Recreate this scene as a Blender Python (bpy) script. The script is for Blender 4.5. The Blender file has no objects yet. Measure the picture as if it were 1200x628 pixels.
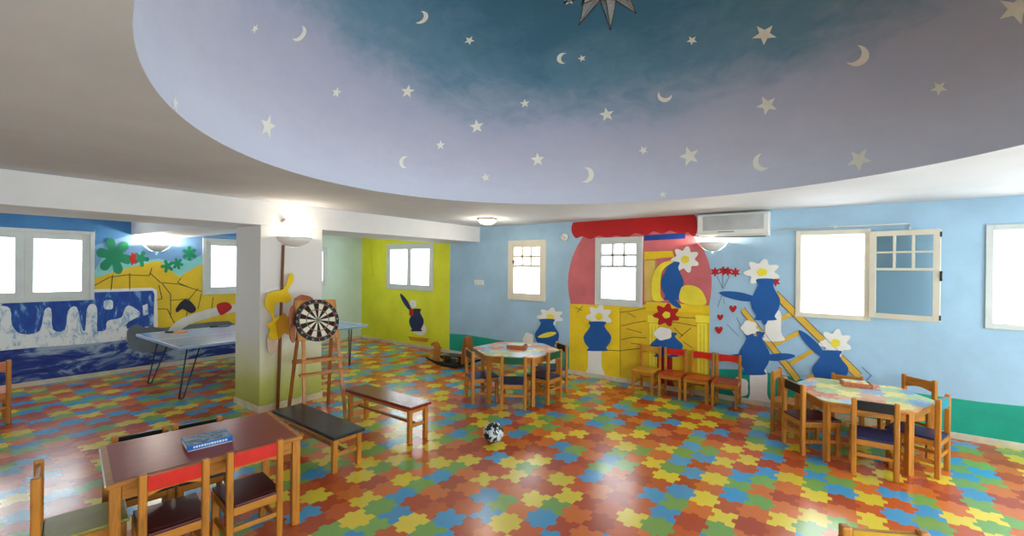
import bpy, bmesh, math, random
from math import sin, cos, pi, radians, sqrt, atan2, hypot
from mathutils import Vector, Matrix
random.seed(7)
SC = bpy.context.scene
COL = SC.collection

# ------------------------------------------------------------------ camera
FPX, YAW, PITCH, ROLL = 515.16, radians(35.898), radians(-.1516), radians(.5732)
CAM = Vector((0, 0, 1.7))
cF = Vector((-sin(YAW)*cos(PITCH), cos(YAW)*cos(PITCH), sin(PITCH)))
_r = Vector((cos(YAW), sin(YAW), 0)); _u = _r.cross(cF)
cR = _r*cos(ROLL)+_u*sin(ROLL); cU = -_r*sin(ROLL)+_u*cos(ROLL)
def ray(x, y): return cR*((x-600)/FPX) - cU*((y-314)/FPX) + cF
def on_z(x, y, z=0): d = ray(x, y); return CAM + d*((z-CAM.z)/d.z)
def on_y(x, y, Y): d = ray(x, y); return CAM + d*(Y/d.y)
def on_x(x, y, X): d = ray(x, y); return CAM + d*(X/d.x)
cd = bpy.data.cameras.new('camera'); co = bpy.data.objects.new('camera', cd); COL.objects.link(co)
m = Matrix((cR, cU, -cF)).transposed().to_4x4(); m.translation = CAM; co.matrix_world = m
cd.sensor_width = 36; cd.lens = 36*FPX/1200; cd.clip_start = .02
SC.camera = co

# room numbers
YF, XL, ZC = 6.26, -8.85, 2.43          # far wall, left wall, ceiling
XR, YN = 2.9, -2.4                      # right wall and near wall (behind the camera)
BX0, BX1, BZ = -6.2, -5.27, 2.15        # main beam

# ------------------------------------------------------------------ materials
def lin(c):
    out = []
    for v in c:
        v /= 255
        out.append(v/12.92 if v <= .04045 else ((v+.055)/1.055)**2.4)
    return (*out, 1)
class Net:
    def __init__(s, mat):
        mat.use_nodes = True; s.t = mat.node_tree; s.t.nodes.clear()
        s.out = s.n('ShaderNodeOutputMaterial'); s.b = s.n('ShaderNodeBsdfPrincipled')
        s.l(s.b.outputs[0], s.out.inputs[0])
    def n(s, t, **k):
        o = s.t.nodes.new(t)
        for a, v in k.items(): setattr(o, a, v)
        return o
    def l(s, a, b): s.t.links.new(a, b)
    def put(s, v, sock):
        if hasattr(v, 'is_output'): s.l(v, sock)
        else: sock.default_value = v
    def math(s, op, a, b=0.0, c=None):
        o = s.n('ShaderNodeMath', operation=op); s.put(a, o.inputs[0]); s.put(b, o.inputs[1])
        if c is not None: s.put(c, o.inputs[2])
        return o.outputs[0]
    def ramp(s, fac, stops, interp='LINEAR'):
        o = s.n('ShaderNodeValToRGB'); e = o.color_ramp.elements; o.color_ramp.interpolation = interp
        while len(e) < len(stops): e.new(.5)
        for q, (p, c) in zip(e, stops): q.position = p; q.color = c
        s.put(fac, o.inputs[0]); return o.outputs[0]
    def coords(s): return s.n('ShaderNodeTexCoord').outputs['Object']
    def mapped(s, sc=(1,1,1), rot=(0,0,0)):
        o = s.n('ShaderNodeMapping'); o.inputs['Scale'].default_value = sc; o.inputs['Rotation'].default_value = rot
        s.l(s.coords(), o.inputs[0]); return o.outputs[0]
    def noise(s, vec, scale, detail=3, rough=.5, dist=0):
        o = s.n('ShaderNodeTexNoise'); s.l(vec, o.inputs['Vector']); o.inputs['Scale'].default_value = scale
        o.inputs['Detail'].default_value = detail; o.inputs['Roughness'].default_value = rough
        o.inputs['Distortion'].default_value = dist; return o.outputs[0]
    def mix(s, f, a, b):
        o = s.n('ShaderNodeMix', data_type='RGBA'); s.put(f, o.inputs[0]); s.put(a, o.inputs[6]); s.put(b, o.inputs[7]); return o.outputs[2]
    def hash(s, x, y, z=0.0):
        c = s.n('ShaderNodeCombineXYZ'); s.put(x, c.inputs[0]); s.put(y, c.inputs[1]); s.put(z, c.inputs[2])
        w = s.n('ShaderNodeTexWhiteNoise', noise_dimensions='3D'); s.l(c.outputs[0], w.inputs['Vector']); return w.outputs['Value']
    def bump(s, h, strength, dist=.01):
        o = s.n('ShaderNodeBump'); o.inputs['Strength'].default_value = strength; o.inputs['Distance'].default_value = dist
        s.l(h, o.inputs['Height']); s.l(o.outputs[0], s.b.inputs['Normal'])
def shade(c, k): return tuple(min(255, v*k) for v in c)
_M = {}
def paint(name, c, rough=.6, var=.08, scale=3, spec=.4, metal=0, stretch=(1,1,1)):
    if name in _M: return _M[name]
    mat = bpy.data.materials.new(name); s = Net(mat)
    f = s.noise(s.mapped(stretch), scale, 4, .6)
    f = s.ramp(f, [(.3, (0,0,0,1)), (.7, (1,1,1,1))])
    s.l(s.mix(f, lin(shade(c, 1-var)), lin(shade(c, 1+var*.6))), s.b.inputs['Base Color'])
    s.b.inputs['Roughness'].default_value = rough; s.b.inputs['Specular IOR Level'].default_value = spec
    s.b.inputs['Metallic'].default_value = metal
    _M[name] = mat; return mat
def wood(name, c, rough=.38, stretch=(14, 14, 1.6), dark=.72, spec=.4):
    if name in _M: return _M[name]
    mat = bpy.data.materials.new(name); s = Net(mat)
    v = s.mapped(stretch)
    f = s.noise(v, 2.2, 5, .65, .6); g = s.noise(s.mapped((2,2,2)), 2, 2)
    col = s.ramp(f, [(.3, lin(shade(c, dark))), (.5, lin(c)), (.72, lin(shade(c, 1.1)))])
    col = s.mix(s.math('MULTIPLY', g, .35), col, lin(shade(c, .8)))
    s.l(col, s.b.inputs['Base Color']); s.b.inputs['Roughness'].default_value = rough; s.b.inputs['Specular IOR Level'].default_value = spec
    s.bump(f, .05, .003)
    _M[name] = mat; return mat
def emit(name, c, strength):
    mat = bpy.data.materials.new(name); s = Net(mat)
    e = s.n('ShaderNodeEmission'); e.inputs[0].default_value = lin(c); e.inputs[1].default_value = strength
    s.l(e.outputs[0], s.out.inputs[0]); return mat
def clear_glass(name, tint=(250,252,252), amount=.10):
    mat = bpy.data.materials.new(name); s = Net(mat)
    t = s.n('ShaderNodeBsdfTransparent'); t.inputs[0].default_value = lin(tint)
    g = s.n('ShaderNodeBsdfGlossy'); g.inputs['Roughness'].default_value = .03
    ge = s.n('ShaderNodeNewGeometry'); dt = s.n('ShaderNodeVectorMath', operation='DOT_PRODUCT'); s.l(ge.outputs['Normal'], dt.inputs[0]); s.l(ge.outputs['Incoming'], dt.inputs[1])
    c = s.math('SUBTRACT', 1.0, s.math('ABSOLUTE', dt.outputs['Value'])); fr = s.math('MULTIPLY_ADD', s.math('POWER', c, 5.0), .8, amount*.5)
    x = s.n('ShaderNodeMixShader'); s.l(fr, x.inputs[0])
    s.l(t.outputs[0], x.inputs[1]); s.l(g.outputs[0], x.inputs[2]); s.l(x.outputs[0], s.out.inputs[0]); return mat
def puzzle(name, su, sv, cols, rough, spec=.5):
    """jigsaw pieces: two-way grid whose borders carry tabs"""
    mat = bpy.data.materials.new(name); s = Net(mat)
    sep = s.n('ShaderNodeSeparateXYZ'); s.l(s.coords(), sep.inputs[0])
    u = s.math('DIVIDE', sep.outputs[0], su); v = s.math('DIVIDE', sep.outputs[1], sv)
    iu = s.math('FLOOR', u); iv = s.math('FLOOR', v)
    fu = s.math('SUBTRACT', u, iu); fv = s.math('SUBTRACT', v, iv)
    ru = s.math('FLOOR', s.math('ADD', u, .5)); rv = s.math('FLOOR', s.math('ADD', v, .5))
    def tab(f, centre, w):   # trapezoid tab
        a = s.math('ABSOLUTE', s.math('SUBTRACT', f, centre))
        o = s.math('DIVIDE', s.math('SUBTRACT', w, a), .05); o.node.use_clamp = True; return o
    def sign(h): return s.math('SUBTRACT', s.math('MULTIPLY', s.math('GREATER_THAN', h, .5), 2.0), 1.0)
    sh_u = s.math('MULTIPLY', s.math('MULTIPLY', sign(s.hash(ru, iv, 1.0)), tab(fv, .5, .17)), .17)
    sh_v = s.math('MULTIPLY', s.math('MULTIPLY', sign(s.hash(iu, rv, 2.0)), tab(fu, .5, .17)), .15)
    cu = s.math('FLOOR', s.math('SUBTRACT', u, sh_u)); cv = s.math('FLOOR', s.math('SUBTRACT', v, sh_v))
    h = s.hash(cu, cv, 3.0)
    k = s.math('ADD', s.math('ADD', s.math('MULTIPLY', cu, 2.0), s.math('MULTIPLY', cv, 3.0)), s.math('FLOOR', s.math('MULTIPLY', h, 2.0)))
    idx = s.math('FLOORED_MODULO', k, float(len(cols)))
    fac = s.math('DIVIDE', s.math('ADD', idx, .5), float(len(cols)))
    col = s.ramp(fac, [(i/len(cols), lin(c)) for i, c in enumerate(cols)], 'CONSTANT')
    var = s.math('MULTIPLY', s.hash(cu, cv, 9.0), .16)
    col = s.mix(var, col, lin((90, 60, 30)))
    s.l(col, s.b.inputs['Base Color']); s.b.inputs['Specular IOR Level'].default_value = spec
    n = s.noise(s.mapped(), 5, 3)
    s.l(s.math('ADD', s.math('MULTIPLY', n, .12), rough), s.b.inputs['Roughness'])
    return mat

WHITE = paint('white_plaster', (222,222,222), .8, .03, 2)
CEIL = paint('ceiling_plaster', (212,214,218), .85, .04, 1.2)
BLUE = paint('sky_blue_wall', (162,196,220), .75, .05, 2.2)
DEEP = paint('deep_sky_wall', (74,134,190), .75, .12, 1.2)
LIME = paint('lime_wall', (226,228,48), .75, .05, 1.6)
MINT = paint('mint_wall', (206,224,212), .8, .04, 1.6)
FRAME = paint('cream_frame', (222,216,198), .4, .03, 4)
FRAMEW = paint('white_frame', (204,210,206), .4, .03, 4)
TILE = paint('baseboard_tile', (214,202,176), .35, .1, 6)
PINE = wood('pine', (192,124,42))
PINED = wood('pine_dark', (158,92,34))
PINEH = wood('pine_lengthwise', (190,124,44), stretch=(1.6, 14, 14))
BLACKW = paint('black_stain', (22,22,26), .35, .2, 5)
GLASS = clear_glass('window_glass')
STEEL = paint('steel', (120,122,126), .35, .05, 5, metal=.9)
DARKSTEEL = paint('dark_steel', (40,44,48), .4, .1, 5, metal=.5)
PLASTIC = paint('white_plastic', (226,226,222), .35, .02, 5)

# ------------------------------------------------------------------ mesh helpers
class MB:
    def __init__(s): s.bm = bmesh.new()
    def add(s, verts, faces, mi=0, smooth=False):
        vs = [s.bm.verts.new(v) for v in verts]
        for f in faces:
            try: q = s.bm.faces.new([vs[i] for i in f]); q.material_index = mi; q.smooth = smooth
            except ValueError: pass
        return s
    def box(s, lo, hi, mi=0):
        x0,y0,z0 = lo; x1,y1,z1 = hi
        v = [(x0,y0,z0),(x1,y0,z0),(x1,y1,z0),(x0,y1,z0),(x0,y0,z1),(x1,y0,z1),(x1,y1,z1),(x0,y1,z1)]
        return s.add(v, [(3,2,1,0),(4,5,6,7),(0,1,5,4),(1,2,6,5),(2,3,7,6),(3,0,4,7)], mi)
    def bar(s, p, q, w, h, side=None, mi=0):
        """box from p to q with section w (along side) by h"""
        p, q = Vector(p), Vector(q); d = (q-p).normalized()
        a = Vector(side) if side is not None else (Vector((0,0,1)) if abs(d.z) < .9 else Vector((1,0,0)))
        if side is None: a = d.cross(a)
        a = (a - d*a.dot(d)).normalized(); b = d.cross(a)
        v = []
        for e in (p, q):
            for i, j in ((-1,-1),(1,-1),(1,1),(-1,1)): v.append(e + a*(i*w/2) + b*(j*h/2))
        return s.add(v, [(3,2,1,0),(4,5,6,7),(0,1,5,4),(1,2,6,5),(2,3,7,6),(3,0,4,7)], mi)
    def tube(s, pts, r, n=10, mi=0, caps=True):
        pts = [Vector(p) for p in pts]; rings = []; a = None
        for i, p in enumerate(pts):
            d = (pts[min(i+1, len(pts)-1)] - pts[max(i-1, 0)]).normalized()
            if a is None: a = d.orthogonal().normalized()
            else: a = (a - d*a.dot(d)).normalized()
            b = d.cross(a); rr = r[i] if isinstance(r, (list, tuple)) else r
            rings.append([p + (a*cos(2*pi*k/n) + b*sin(2*pi*k/n))*rr for k in range(n)])
        v = [q for R in rings for q in R]; f = []
        for i in range(len(pts)-1):
            for k in range(n): f.append((i*n+k, i*n+(k+1)%n, (i+1)*n+(k+1)%n, (i+1)*n+k))
        if caps: f.append(tuple(range(n))[::-1]); f.append(tuple((len(pts)-1)*n+k for k in range(n)))
        return s.add(v, f, mi, True)
    def lathe(s, prof, n=32, c=(0,0,0), mi=0, arc=(0, 2*pi), axis='z'):
        full = abs(arc[1]-arc[0]-2*pi) < 1e-6; m_ = n if full else n+1
        v = []
        for r, z in prof:
            for k in range(m_):
                t = arc[0]+(arc[1]-arc[0])*k/n
                P = (r*cos(t), r*sin(t), z) if axis == 'z' else (z, r*cos(t), r*sin(t)) if axis == 'x' else (r*cos(t), z, r*sin(t))
                v.append((P[0]+c[0], P[1]+c[1], P[2]+c[2]))
        f = []
        for i in range(len(prof)-1):
            for k in range(n):
                k2 = (k+1) % m_
                f.append((i*m_+k, i*m_+k2, (i+1)*m_+k2, (i+1)*m_+k))
        return s.add(v, f, mi, True)
    def prism(s, poly, fn, t0, t1, mi=0):
        """poly of 2D points, fn(a, b, t) -> 3D"""
        n = len(poly)
        v = [fn(a, b, t0) for a, b in poly] + [fn(a, b, t1) for a, b in poly]
        f = [tuple(range(n))[::-1], tuple(range(n, 2*n))] + [(i, (i+1)%n, n+(i+1)%n, n+i) for i in range(n)]
        return s.add(v, f, mi)
    def sphere(s, c, r, n=16, mi=0, sc=(1,1,1)):
        prof = [(max(1e-5, r*sin(pi*i/n)), -r*cos(pi*i/n)) for i in range(n+1)]
        v0 = len(s.bm.verts); s.lathe(prof, 2*n, (0,0,0), mi)
        s.bm.verts.ensure_lookup_table()
        for q in s.bm.verts[v0:]: q.co = Vector((q.co.x*sc[0]+c[0], q.co.y*sc[1]+c[1], q.co.z*sc[2]+c[2]))
        return s
    def build(s, name, mats, parent=None, bevel=0, seg=2, fix=True, weld=False):
        me = bpy.data.meshes.new(name)
        if weld: bmesh.ops.remove_doubles(s.bm, verts=s.bm.verts, dist=1e-5)
        if fix: bmesh.ops.recalc_face_normals(s.bm, faces=s.bm.faces)
        s.bm.to_mesh(me); s.bm.free()
        for q in (mats if isinstance(mats, (list, tuple)) else [mats]): me.materials.append(q)
        o = bpy.data.objects.new(name, me); COL.objects.link(o)
        if parent is not None: o.parent = parent
        if bevel:
            b = o.modifiers.new('bevel', 'BEVEL'); b.width = bevel; b.segments = seg; b.limit_method = 'ANGLE'; b.angle_limit = radians(40)
        return o
def tag(o, label, cat, group=None):
    o['label'] = label; o['category'] = cat
    if group: o['group'] = group
    return o
def thing(name, label, cat, loc=(0,0,0), rz=0, group=None, scale=1):
    o = bpy.data.objects.new(name, None); COL.objects.link(o); o.location = loc; o.rotation_euler = (0,0,rz); o.scale = (scale,)*3
    o.empty_display_size = .1
    return tag(o, label, cat, group)
def struct(o): o['kind'] = 'structure'; return o
def copy_tree(o, parent=None):
    c = o.copy(); COL.objects.link(c)
    if parent is not None: c.parent = parent
    for ch in list(o.children): copy_tree(ch, c)
    return c
def smooth_loop(p, n=6):
    out = []; N = len(p)
    for i in range(N):
        a, b, c, d = (Vector(p[(i+k) % N]) for k in (-1,0,1,2))
        for k in range(n):
            t = k/n
            out.append(tuple(.5*((2*b)+(c-a)*t+(2*a-5*b+4*c-d)*t*t+(3*b-a-3*c+d)*t**3)))
    return out
def rounded(poly, r, n=5):
    out = []; N = len(poly)
    for i in range(N):
        p = Vector(poly[i]); a = (Vector(poly[i-1])-p).normalized(); b = (Vector(poly[(i+1) % N])-p).normalized()
        p0, p1 = p+a*r, p+b*r
        for k in range(n+1):
            t = k/n; out.append(tuple(p0*(1-t)**2 + p*2*t*(1-t) + p1*t*t))
    return out

# ------------------------------------------------------------------ room shell
def floor_obj():
    f = MB().box((XL-.2, YN-.2, -.1), (XR+.2, YF+.2, 0))
    cols = [(222,118,48), (70,160,206), (236,210,62), (184,76,40), (128,176,88), (206,96,44)]
    o = f.build('floor', puzzle('jigsaw_vinyl', .165, .188, cols, .17)); struct(o)
floor_obj()
# ceiling with the oval opening
DX, DY, DA, DB, DT, DH = -1.154, 2.559, 2.47, 2.227, radians(-7.8), 1.55
def oval(t, k=1):
    a, b = DA*k*cos(t), DB*k*sin(t); return (DX + a*cos(DT)-b*sin(DT), DY + a*sin(DT)+b*cos(DT))
def ceiling():
    x0, x1, y0, y1 = XL-.2, XR+.2, YN-.2, YF+.2
    angs = [2*pi*i/160 for i in range(160)] + [atan2(y-DY, x-DX) % (2*pi) for x in (x0,x1) for y in (y0,y1)]
    pin, pout = [], []
    ts = []
    for i in range(160):
        p = oval(2*pi*i/160); ts.append((atan2(p[1]-DY, p[0]-DX) % (2*pi), p))
    for x in (x0,x1):
        for y in (y0,y1):
            A = atan2(y-DY, x-DX) % (2*pi)
            # oval point in that direction
            ca, sa = cos(A-DT), sin(A-DT); r = 1/sqrt((ca/DA)**2+(sa/DB)**2); ts.append((A, (DX+r*cos(A), DY+r*sin(A))))
    ts.sort()
    for A, p in ts:
        c, s_ = cos(A), sin(A); k = 1e9
        if c > 1e-9: k = min(k, (x1-DX)/c)
        if c < -1e-9: k = min(k, (x0-DX)/c)
        if s_ > 1e-9: k = min(k, (y1-DY)/s_)
        if s_ < -1e-9: k = min(k, (y0-DY)/s_)
        pin.append((p[0], p[1], ZC)); pout.append((DX+c*k, DY+s_*k, ZC))
    n = len(pin); b = MB(); up = lambda q: (q[0], q[1], q[2]+.06)
    v = pin+pout+[up(q) for q in pin]+[up(q) for q in pout]; f = []
    for i in range(n):
        j = (i+1) % n
        f += [(i,j,n+j,n+i), (2*n+i,3*n+i,3*n+j,2*n+j), (i,2*n+i,2*n+j,j)]
    o = b.add(v, f).build('ceiling', CEIL); struct(o); return o
CE = ceiling()
def dome_mat():
    mat = bpy.data.materials.new('painted_night_sky'); s = Net(mat)
    sep = s.n('ShaderNodeSeparateXYZ'); s.l(s.coords(), sep.inputs[0])
    n1 = s.noise(s.mapped((.6,.6,1.6)), 1.6, 5, .6, .5); n2 = s.noise(s.mapped((1,1,2.5)), 4, 5, .65, .8)
    z = s.math('SUBTRACT', sep.outputs[2], ZC)
    z = s.math('ADD', z, s.math('MULTIPLY', s.math('SUBTRACT', n1, .5), .5))
    z = s.math('ADD', z, s.math('MULTIPLY', s.math('SUBTRACT', n2, .5), .28))
    col = s.ramp(s.math('DIVIDE', z, 1.55), [(.05, lin((202,207,225))), (.3, lin((188,190,210))), (.52, lin((170,178,204))), (.72, lin((100,142,170))), (.88, lin((62,114,144))), (1, lin((56,108,138)))])
    s.l(col, s.b.inputs['Base Color']); s.b.inputs['Roughness'].default_value = .8; return mat
def dome_point(x, y, off=0.0):
    """where the sight line through (x, y) meets the dome"""
    d = ray(x, y); o = CAM - Vector((DX, DY, ZC)); R = Matrix.Rotation(-DT, 3, 'Z'); S = Vector((DA-off, DB-off, DH-off))
    o = R @ o; d2 = R @ d
    oo = Vector((o.x/S.x, o.y/S.y, o.z/S.z)); dd = Vector((d2.x/S.x, d2.y/S.y, d2.z/S.z))
    A, B, C = dd.dot(dd), 2*oo.dot(dd), oo.dot(oo)-1
    t = (-B+sqrt(B*B-4*A*C))/(2*A); return CAM + d*t
def dome():
    prof = 40; n = 128; v = []; f = []
    for i in range(prof):
        ph = (pi/2)*i/prof
        for k in range(n):
            x, y = oval(2*pi*k/n, cos(ph)); v.append((x, y, ZC + DH*sin(ph)))
    v.append((DX, DY, ZC+DH)); top = len(v)-1
    for i in range(prof-1):
        for k in range(n): f.append((i*n+k, i*n+(k+1)%n, (i+1)*n+(k+1)%n, (i+1)*n+k))
    for k in range(n): f.append(((prof-1)*n+k, (prof-1)*n+(k+1)%n, top))
    o = MB().add(v, f, 0, True).build('ceiling_dome', dome_mat()); struct(o); return o
DM = dome()
STARP = paint('star_paint', (236,236,226), .7, .04, 6)
def dome_mark(kind, px, py, size, rot=0):
    P = dome_point(px, py); c = Vector((DX, DY, ZC)); R = Matrix.Rotation(DT, 3, 'Z')
    q = R.transposed() @ (P-c); nrm = -(R @ Vector((q.x/DA**2, q.y/DB**2, q.z/DH**2))).normalized()
    up = (Vector((0,0,1)) - nrm*nrm.z).normalized(); rt = up.cross(nrm)
    dist = (P-CAM).dot(cF); s = size/FPX*dist/2
    pts = []
    if kind == 'star':
        for k in range(10):
            r = s if k % 2 == 0 else s*.42; a = pi/2 + k*pi/5 + rot; pts.append((r*cos(a), r*sin(a)))
    else:
        for k in range(13): a = pi*.35 + k*(2*pi-pi*.7)/12; pts.append((s*cos(a), s*sin(a)))
        x0, y0 = pts[-1]; a0 = atan2(y0, x0-s*.55); rr = hypot(x0-s*.55, y0)
        for k in range(1, 10):
            a = 2*pi + a0 - k*(2*pi+2*a0)/10 if a0 < 0 else a0
            pts.append((s*.55+rr*cos(a), rr*sin(a)))
        ca, sa = cos(rot), sin(rot); pts = [(x*ca-y*sa, x*sa+y*ca) for x, y in pts]
    vs = []
    for x, y in pts:
        w = P + rt*x + up*y
        q = R.transposed() @ (w-c); k = 1/sqrt((q.x/DA)**2+(q.y/DB)**2+(q.z/DH)**2)
        vs.append(c + R @ (q*k) + nrm*.004)
    ctr = sum(vs, Vector())/len(vs)
    if kind == 'star':
        n = len(vs); MB().add(vs+[P+nrm*.004], [(i, (i+1)%n, n) for i in range(n)]).build('painted_star', STARP, DM)
    else: MB().add(vs, [tuple(range(len(vs)))]).build('painted_moon', STARP, DM)
for px, py, s, r in [(298,33,13,.2),(313,148,29,.05),(204,121,22,.1),(394,108,14,.3),(477.5,107,18,.3),(550,47,13,0),(558.5,148,18,.3),(516,170,12,.2),(569,208,11,.3),
                     (615,121,12,.2),(630,187,17,.1),(682,68,10,.3),(711,134,18,.1),(754,176,11,.4),(777,228,9,.1),(811,47,13,.2),(808,183,24,.2),(896,40,28,.15),(899,123,24,.2),
                     (1007,187,28,.6),(1101,103,18,.25),(1192,10,40,.35),(667,0,14,.2)]: dome_mark('star', px, py, s, r)
for px, py, s, r in [(350,39,20,3.3),(493,20,18,3.6),(660,68,15,0),(687,205,18,3.0),(779,112,16,1.1),(893,190,20,.35),(1004,65,26,2.2),(474,190,14,.1)]: dome_mark('moon', px, py, s, r)

# ---- walls with openings
def wall(name, axis, pos, thick, a0, a1, z0, z1, holes, cuts, mats, pick):
    """a wall slab in the plane axis=pos (room face), thickness away from the room; holes = (a0, a1, z0, z1)"""
    A = sorted({a0, a1, *cuts, *[h[0] for h in holes], *[h[1] for h in holes]}); Z = sorted({z0, z1, *[h[2] for h in holes], *[h[3] for h in holes]})
    b = MB()
    solid = lambda i, j: 0 <= i < len(A)-1 and 0 <= j < len(Z)-1 and not any(h[0] < (A[i]+A[i+1])/2 < h[1] and h[2] < (Z[j]+Z[j+1])/2 < h[3] for h in holes)
    P = lambda a, d, z: (a, pos+d, z) if axis == 'y' else (pos+d, a, z)
    for i in range(len(A)-1):
        for j in range(len(Z)-1):
            if not solid(i, j): continue
            l, r, lo, hi = A[i], A[i+1], Z[j], Z[j+1]; mi = pick((l+r)/2)
            b.add([P(l,0,lo),P(r,0,lo),P(r,0,hi),P(l,0,hi)], [(0,1,2,3)], mi); b.add([P(l,thick,lo),P(r,thick,lo),P(r,thick,hi),P(l,thick,hi)], [(0,1,2,3)], mi)
            for di, dj, e in ((-1,0,(l,l,lo,hi)),(1,0,(r,r,lo,hi)),(0,-1,(l,r,lo,lo)),(0,1,(l,r,hi,hi))):
                if not solid(i+di, j+dj):
                    if di: b.add([P(e[0],0,lo),P(e[0],thick,lo),P(e[0],thick,hi),P(e[0],0,hi)], [(0,1,2,3)], len(mats)-1)
                    else: b.add([P(l,0,e[2]),P(l,thick,e[2]),P(r,thick,e[2]),P(r,0,e[2])], [(0,1,2,3)], len(mats)-1)
    return struct(b.build(name, mats, weld=True))
F_HOLES = [(-7.94,-6.49,1.19,2.165),(-4.61,-3.83,1.125,2.16),(-2.94,-2.195,1.13,2.16),(-.335,.36,1.14,2.16),(1.24,1.98,1.14,2.16),(2.2,2.8,1.14,2.16)]
L_HOLES = [(.25,1.65,1.15,2.158),(3.04,3.75,1.16,2.15),(4.62,5.375,1.25,2.085)]
WF = wall('wall_far', 'y', YF, .25, XL-.2, XR+.2, 0, ZC, F_HOLES, [-6.03], [LIME, BLUE, WHITE], lambda a: 0 if a < -6.03 else 1)
WL = wall('wall_left', 'x', XL, -.25, YN-.2, YF, 0, ZC, L_HOLES, [4.25], [DEEP, MINT, WHITE], lambda a: 0 if a < 4.25 else 1)
N_FILL_HOLES = [(-8.5,-7.3,.9,2.2),(.8,2.4,.9,2.15)]  # unseen openings, added and sized for the fill light they let in
R_FILL_HOLES = [(-1.9,.7,.08,2.3),(1.0,3.4,.08,2.3),(3.7,5.6,.08,2.3)]  # unseen openings, made nearly wall-wide to light the room from this side
WN = wall('wall_near', 'y', YN, -.25, XL-.2, XR+.2, 0, ZC, N_FILL_HOLES, [], [WHITE, WHITE], lambda a: 0)
WR = wall('wall_right', 'x', XR, .25, YN, YF, 0, ZC, R_FILL_HOLES, [], [BLUE, WHITE], lambda a: 0)
# baseboards
def skirting(name, lo, hi): struct(MB().box(lo, hi).build(name, TILE, bevel=.003))
skirting('baseboard_far', (XL, YF-.012, 0), (XR, YF, .065)); skirting('baseboard_left', (XL, YN, 0), (XL+.012, YF-.013, .065))
skirting('baseboard_near', (XL+.013, YN, 0), (XR, YN+.012, .065)); skirting('baseboard_right', (XR-.012, YN+.013, 0), (XR, YF-.013, .065))

# ---- column and beams
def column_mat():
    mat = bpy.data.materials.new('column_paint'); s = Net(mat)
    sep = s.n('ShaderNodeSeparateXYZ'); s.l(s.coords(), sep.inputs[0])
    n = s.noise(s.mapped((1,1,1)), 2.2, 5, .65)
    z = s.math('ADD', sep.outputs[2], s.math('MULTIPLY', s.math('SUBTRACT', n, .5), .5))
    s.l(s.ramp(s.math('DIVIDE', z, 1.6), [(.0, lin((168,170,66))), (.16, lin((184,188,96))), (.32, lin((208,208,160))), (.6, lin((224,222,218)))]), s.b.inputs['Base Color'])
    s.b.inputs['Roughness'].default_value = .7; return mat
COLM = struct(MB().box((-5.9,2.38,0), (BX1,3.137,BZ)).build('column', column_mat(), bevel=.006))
skc = MB().box((-5.912,2.368,0), (BX1+.012,3.149,.075)); struct(skc.build('baseboard_column', TILE, bevel=.003))
struct(MB().box((BX0,YN,BZ), (BX1,YF-.0,ZC)).build('trim_beam', WHITE, bevel=.006))
struct(MB().box((XL,2.07,BZ-.01), (BX0-.001,2.77,ZC)).build('trim_cross_beam', WHITE, bevel=.006))

# ---- windows
def window(name, axis, pos, hole, sashes, mat, muntin=False, inward=-1, open_sash=False, handle=None, hcol=None, fw=.055, proud=.02, sw=.045):
    a0, a1, z0, z1 = hole; d0, d1 = (pos+inward*proud, pos-inward*.08)
    def bx(b, l, r, lo, hi, e0, e1, mi=0):
        e0, e1 = min(e0,e1), max(e0,e1)
        return b.box((l,e0,lo), (r,e1,hi), mi) if axis == 'y' else b.box((e0,l,lo), (e1,r,hi), mi)
    b = MB()
    for l, r, lo, hi in ((a0,a0+fw,z0,z1),(a1-fw,a1,z0,z1),(a0+fw,a1-fw,z0,z0+fw),(a0+fw,a1-fw,z1-fw,z1)): bx(b, l, r, lo, hi, d0, d1)
    root = struct(b.build(name, mat, bevel=.004))
    n = sashes; i0, i1 = a0+fw, a1-fw; w = (i1-i0)/n
    e0, e1 = pos+inward*.012, pos-inward*.035
    for k in range(n):
        l, r = i0+k*w, i0+(k+1)*w; lo, hi = z0+fw, z1-fw
        if open_sash: continue
        s_ = MB()
        for q in ((l,l+sw,lo,hi),(r-sw,r,lo,hi),(l+sw,r-sw,lo,lo+sw),(l+sw,r-sw,hi-sw,hi)): bx(s_, *q, e0, e1)
        if muntin:
            L, R, LO, HI = l+sw, r-sw, lo+sw, hi-sw; zb = HI-(HI-LO)*.40; t = .034
            bx(s_, L, R, zb-t*.8, zb+t*.4, e0, e1); zm = (zb+HI)/2; bx(s_, L, R, zm-t/2, zm+t/2, e0, e1)
            for j in (1,2): x = L+(R-L)*j/3; bx(s_, x-t/2, x+t/2, zb, HI, e0, e1)
        o = s_.build('window_sash', mat, root, bevel=.003)
        p = MB(); c = (e0+e1)/2; bx(p, l+sw*.8, r-sw*.8, lo+sw*.8, hi-sw*.8, c-.002, c+.002); p.build('window_pane', GLASS, root)
    if handle is not None:
        h = MB(); a, z = handle; e = pos+inward*.012
        bx(h, a-.012, a+.012, z-.035, z+.035, e, e+inward*.008); bx(h, a-.008, a+.075, z+.0, z+.016, e+inward*.008, e+inward*.03)
        h.build('window_handle', hcol or FRAMEW, root, bevel=.003)
    return root
REDH = paint('red_handle', (150,30,60), .4)
window('window_1', 'y', YF, F_HOLES[0], 2, FRAMEW, handle=(-7.21,1.66), sw=.06)
window('window_2', 'y', YF, F_HOLES[1], 1, FRAME, True, fw=.075, handle=(-4.49,1.78), hcol=REDH)
window('window_3', 'y', YF, F_HOLES[2], 1, FRAMEW, True, fw=.06)
w4 = window('window_4', 'y', YF, F_HOLES[3], 1, FRAME, open_sash=True)
window('window_5', 'y', YF, F_HOLES[4], 1, FRAMEW, open_sash=True)
window('window_6', 'y', YF, F_HOLES[5], 1, FRAMEW, open_sash=True)
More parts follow.
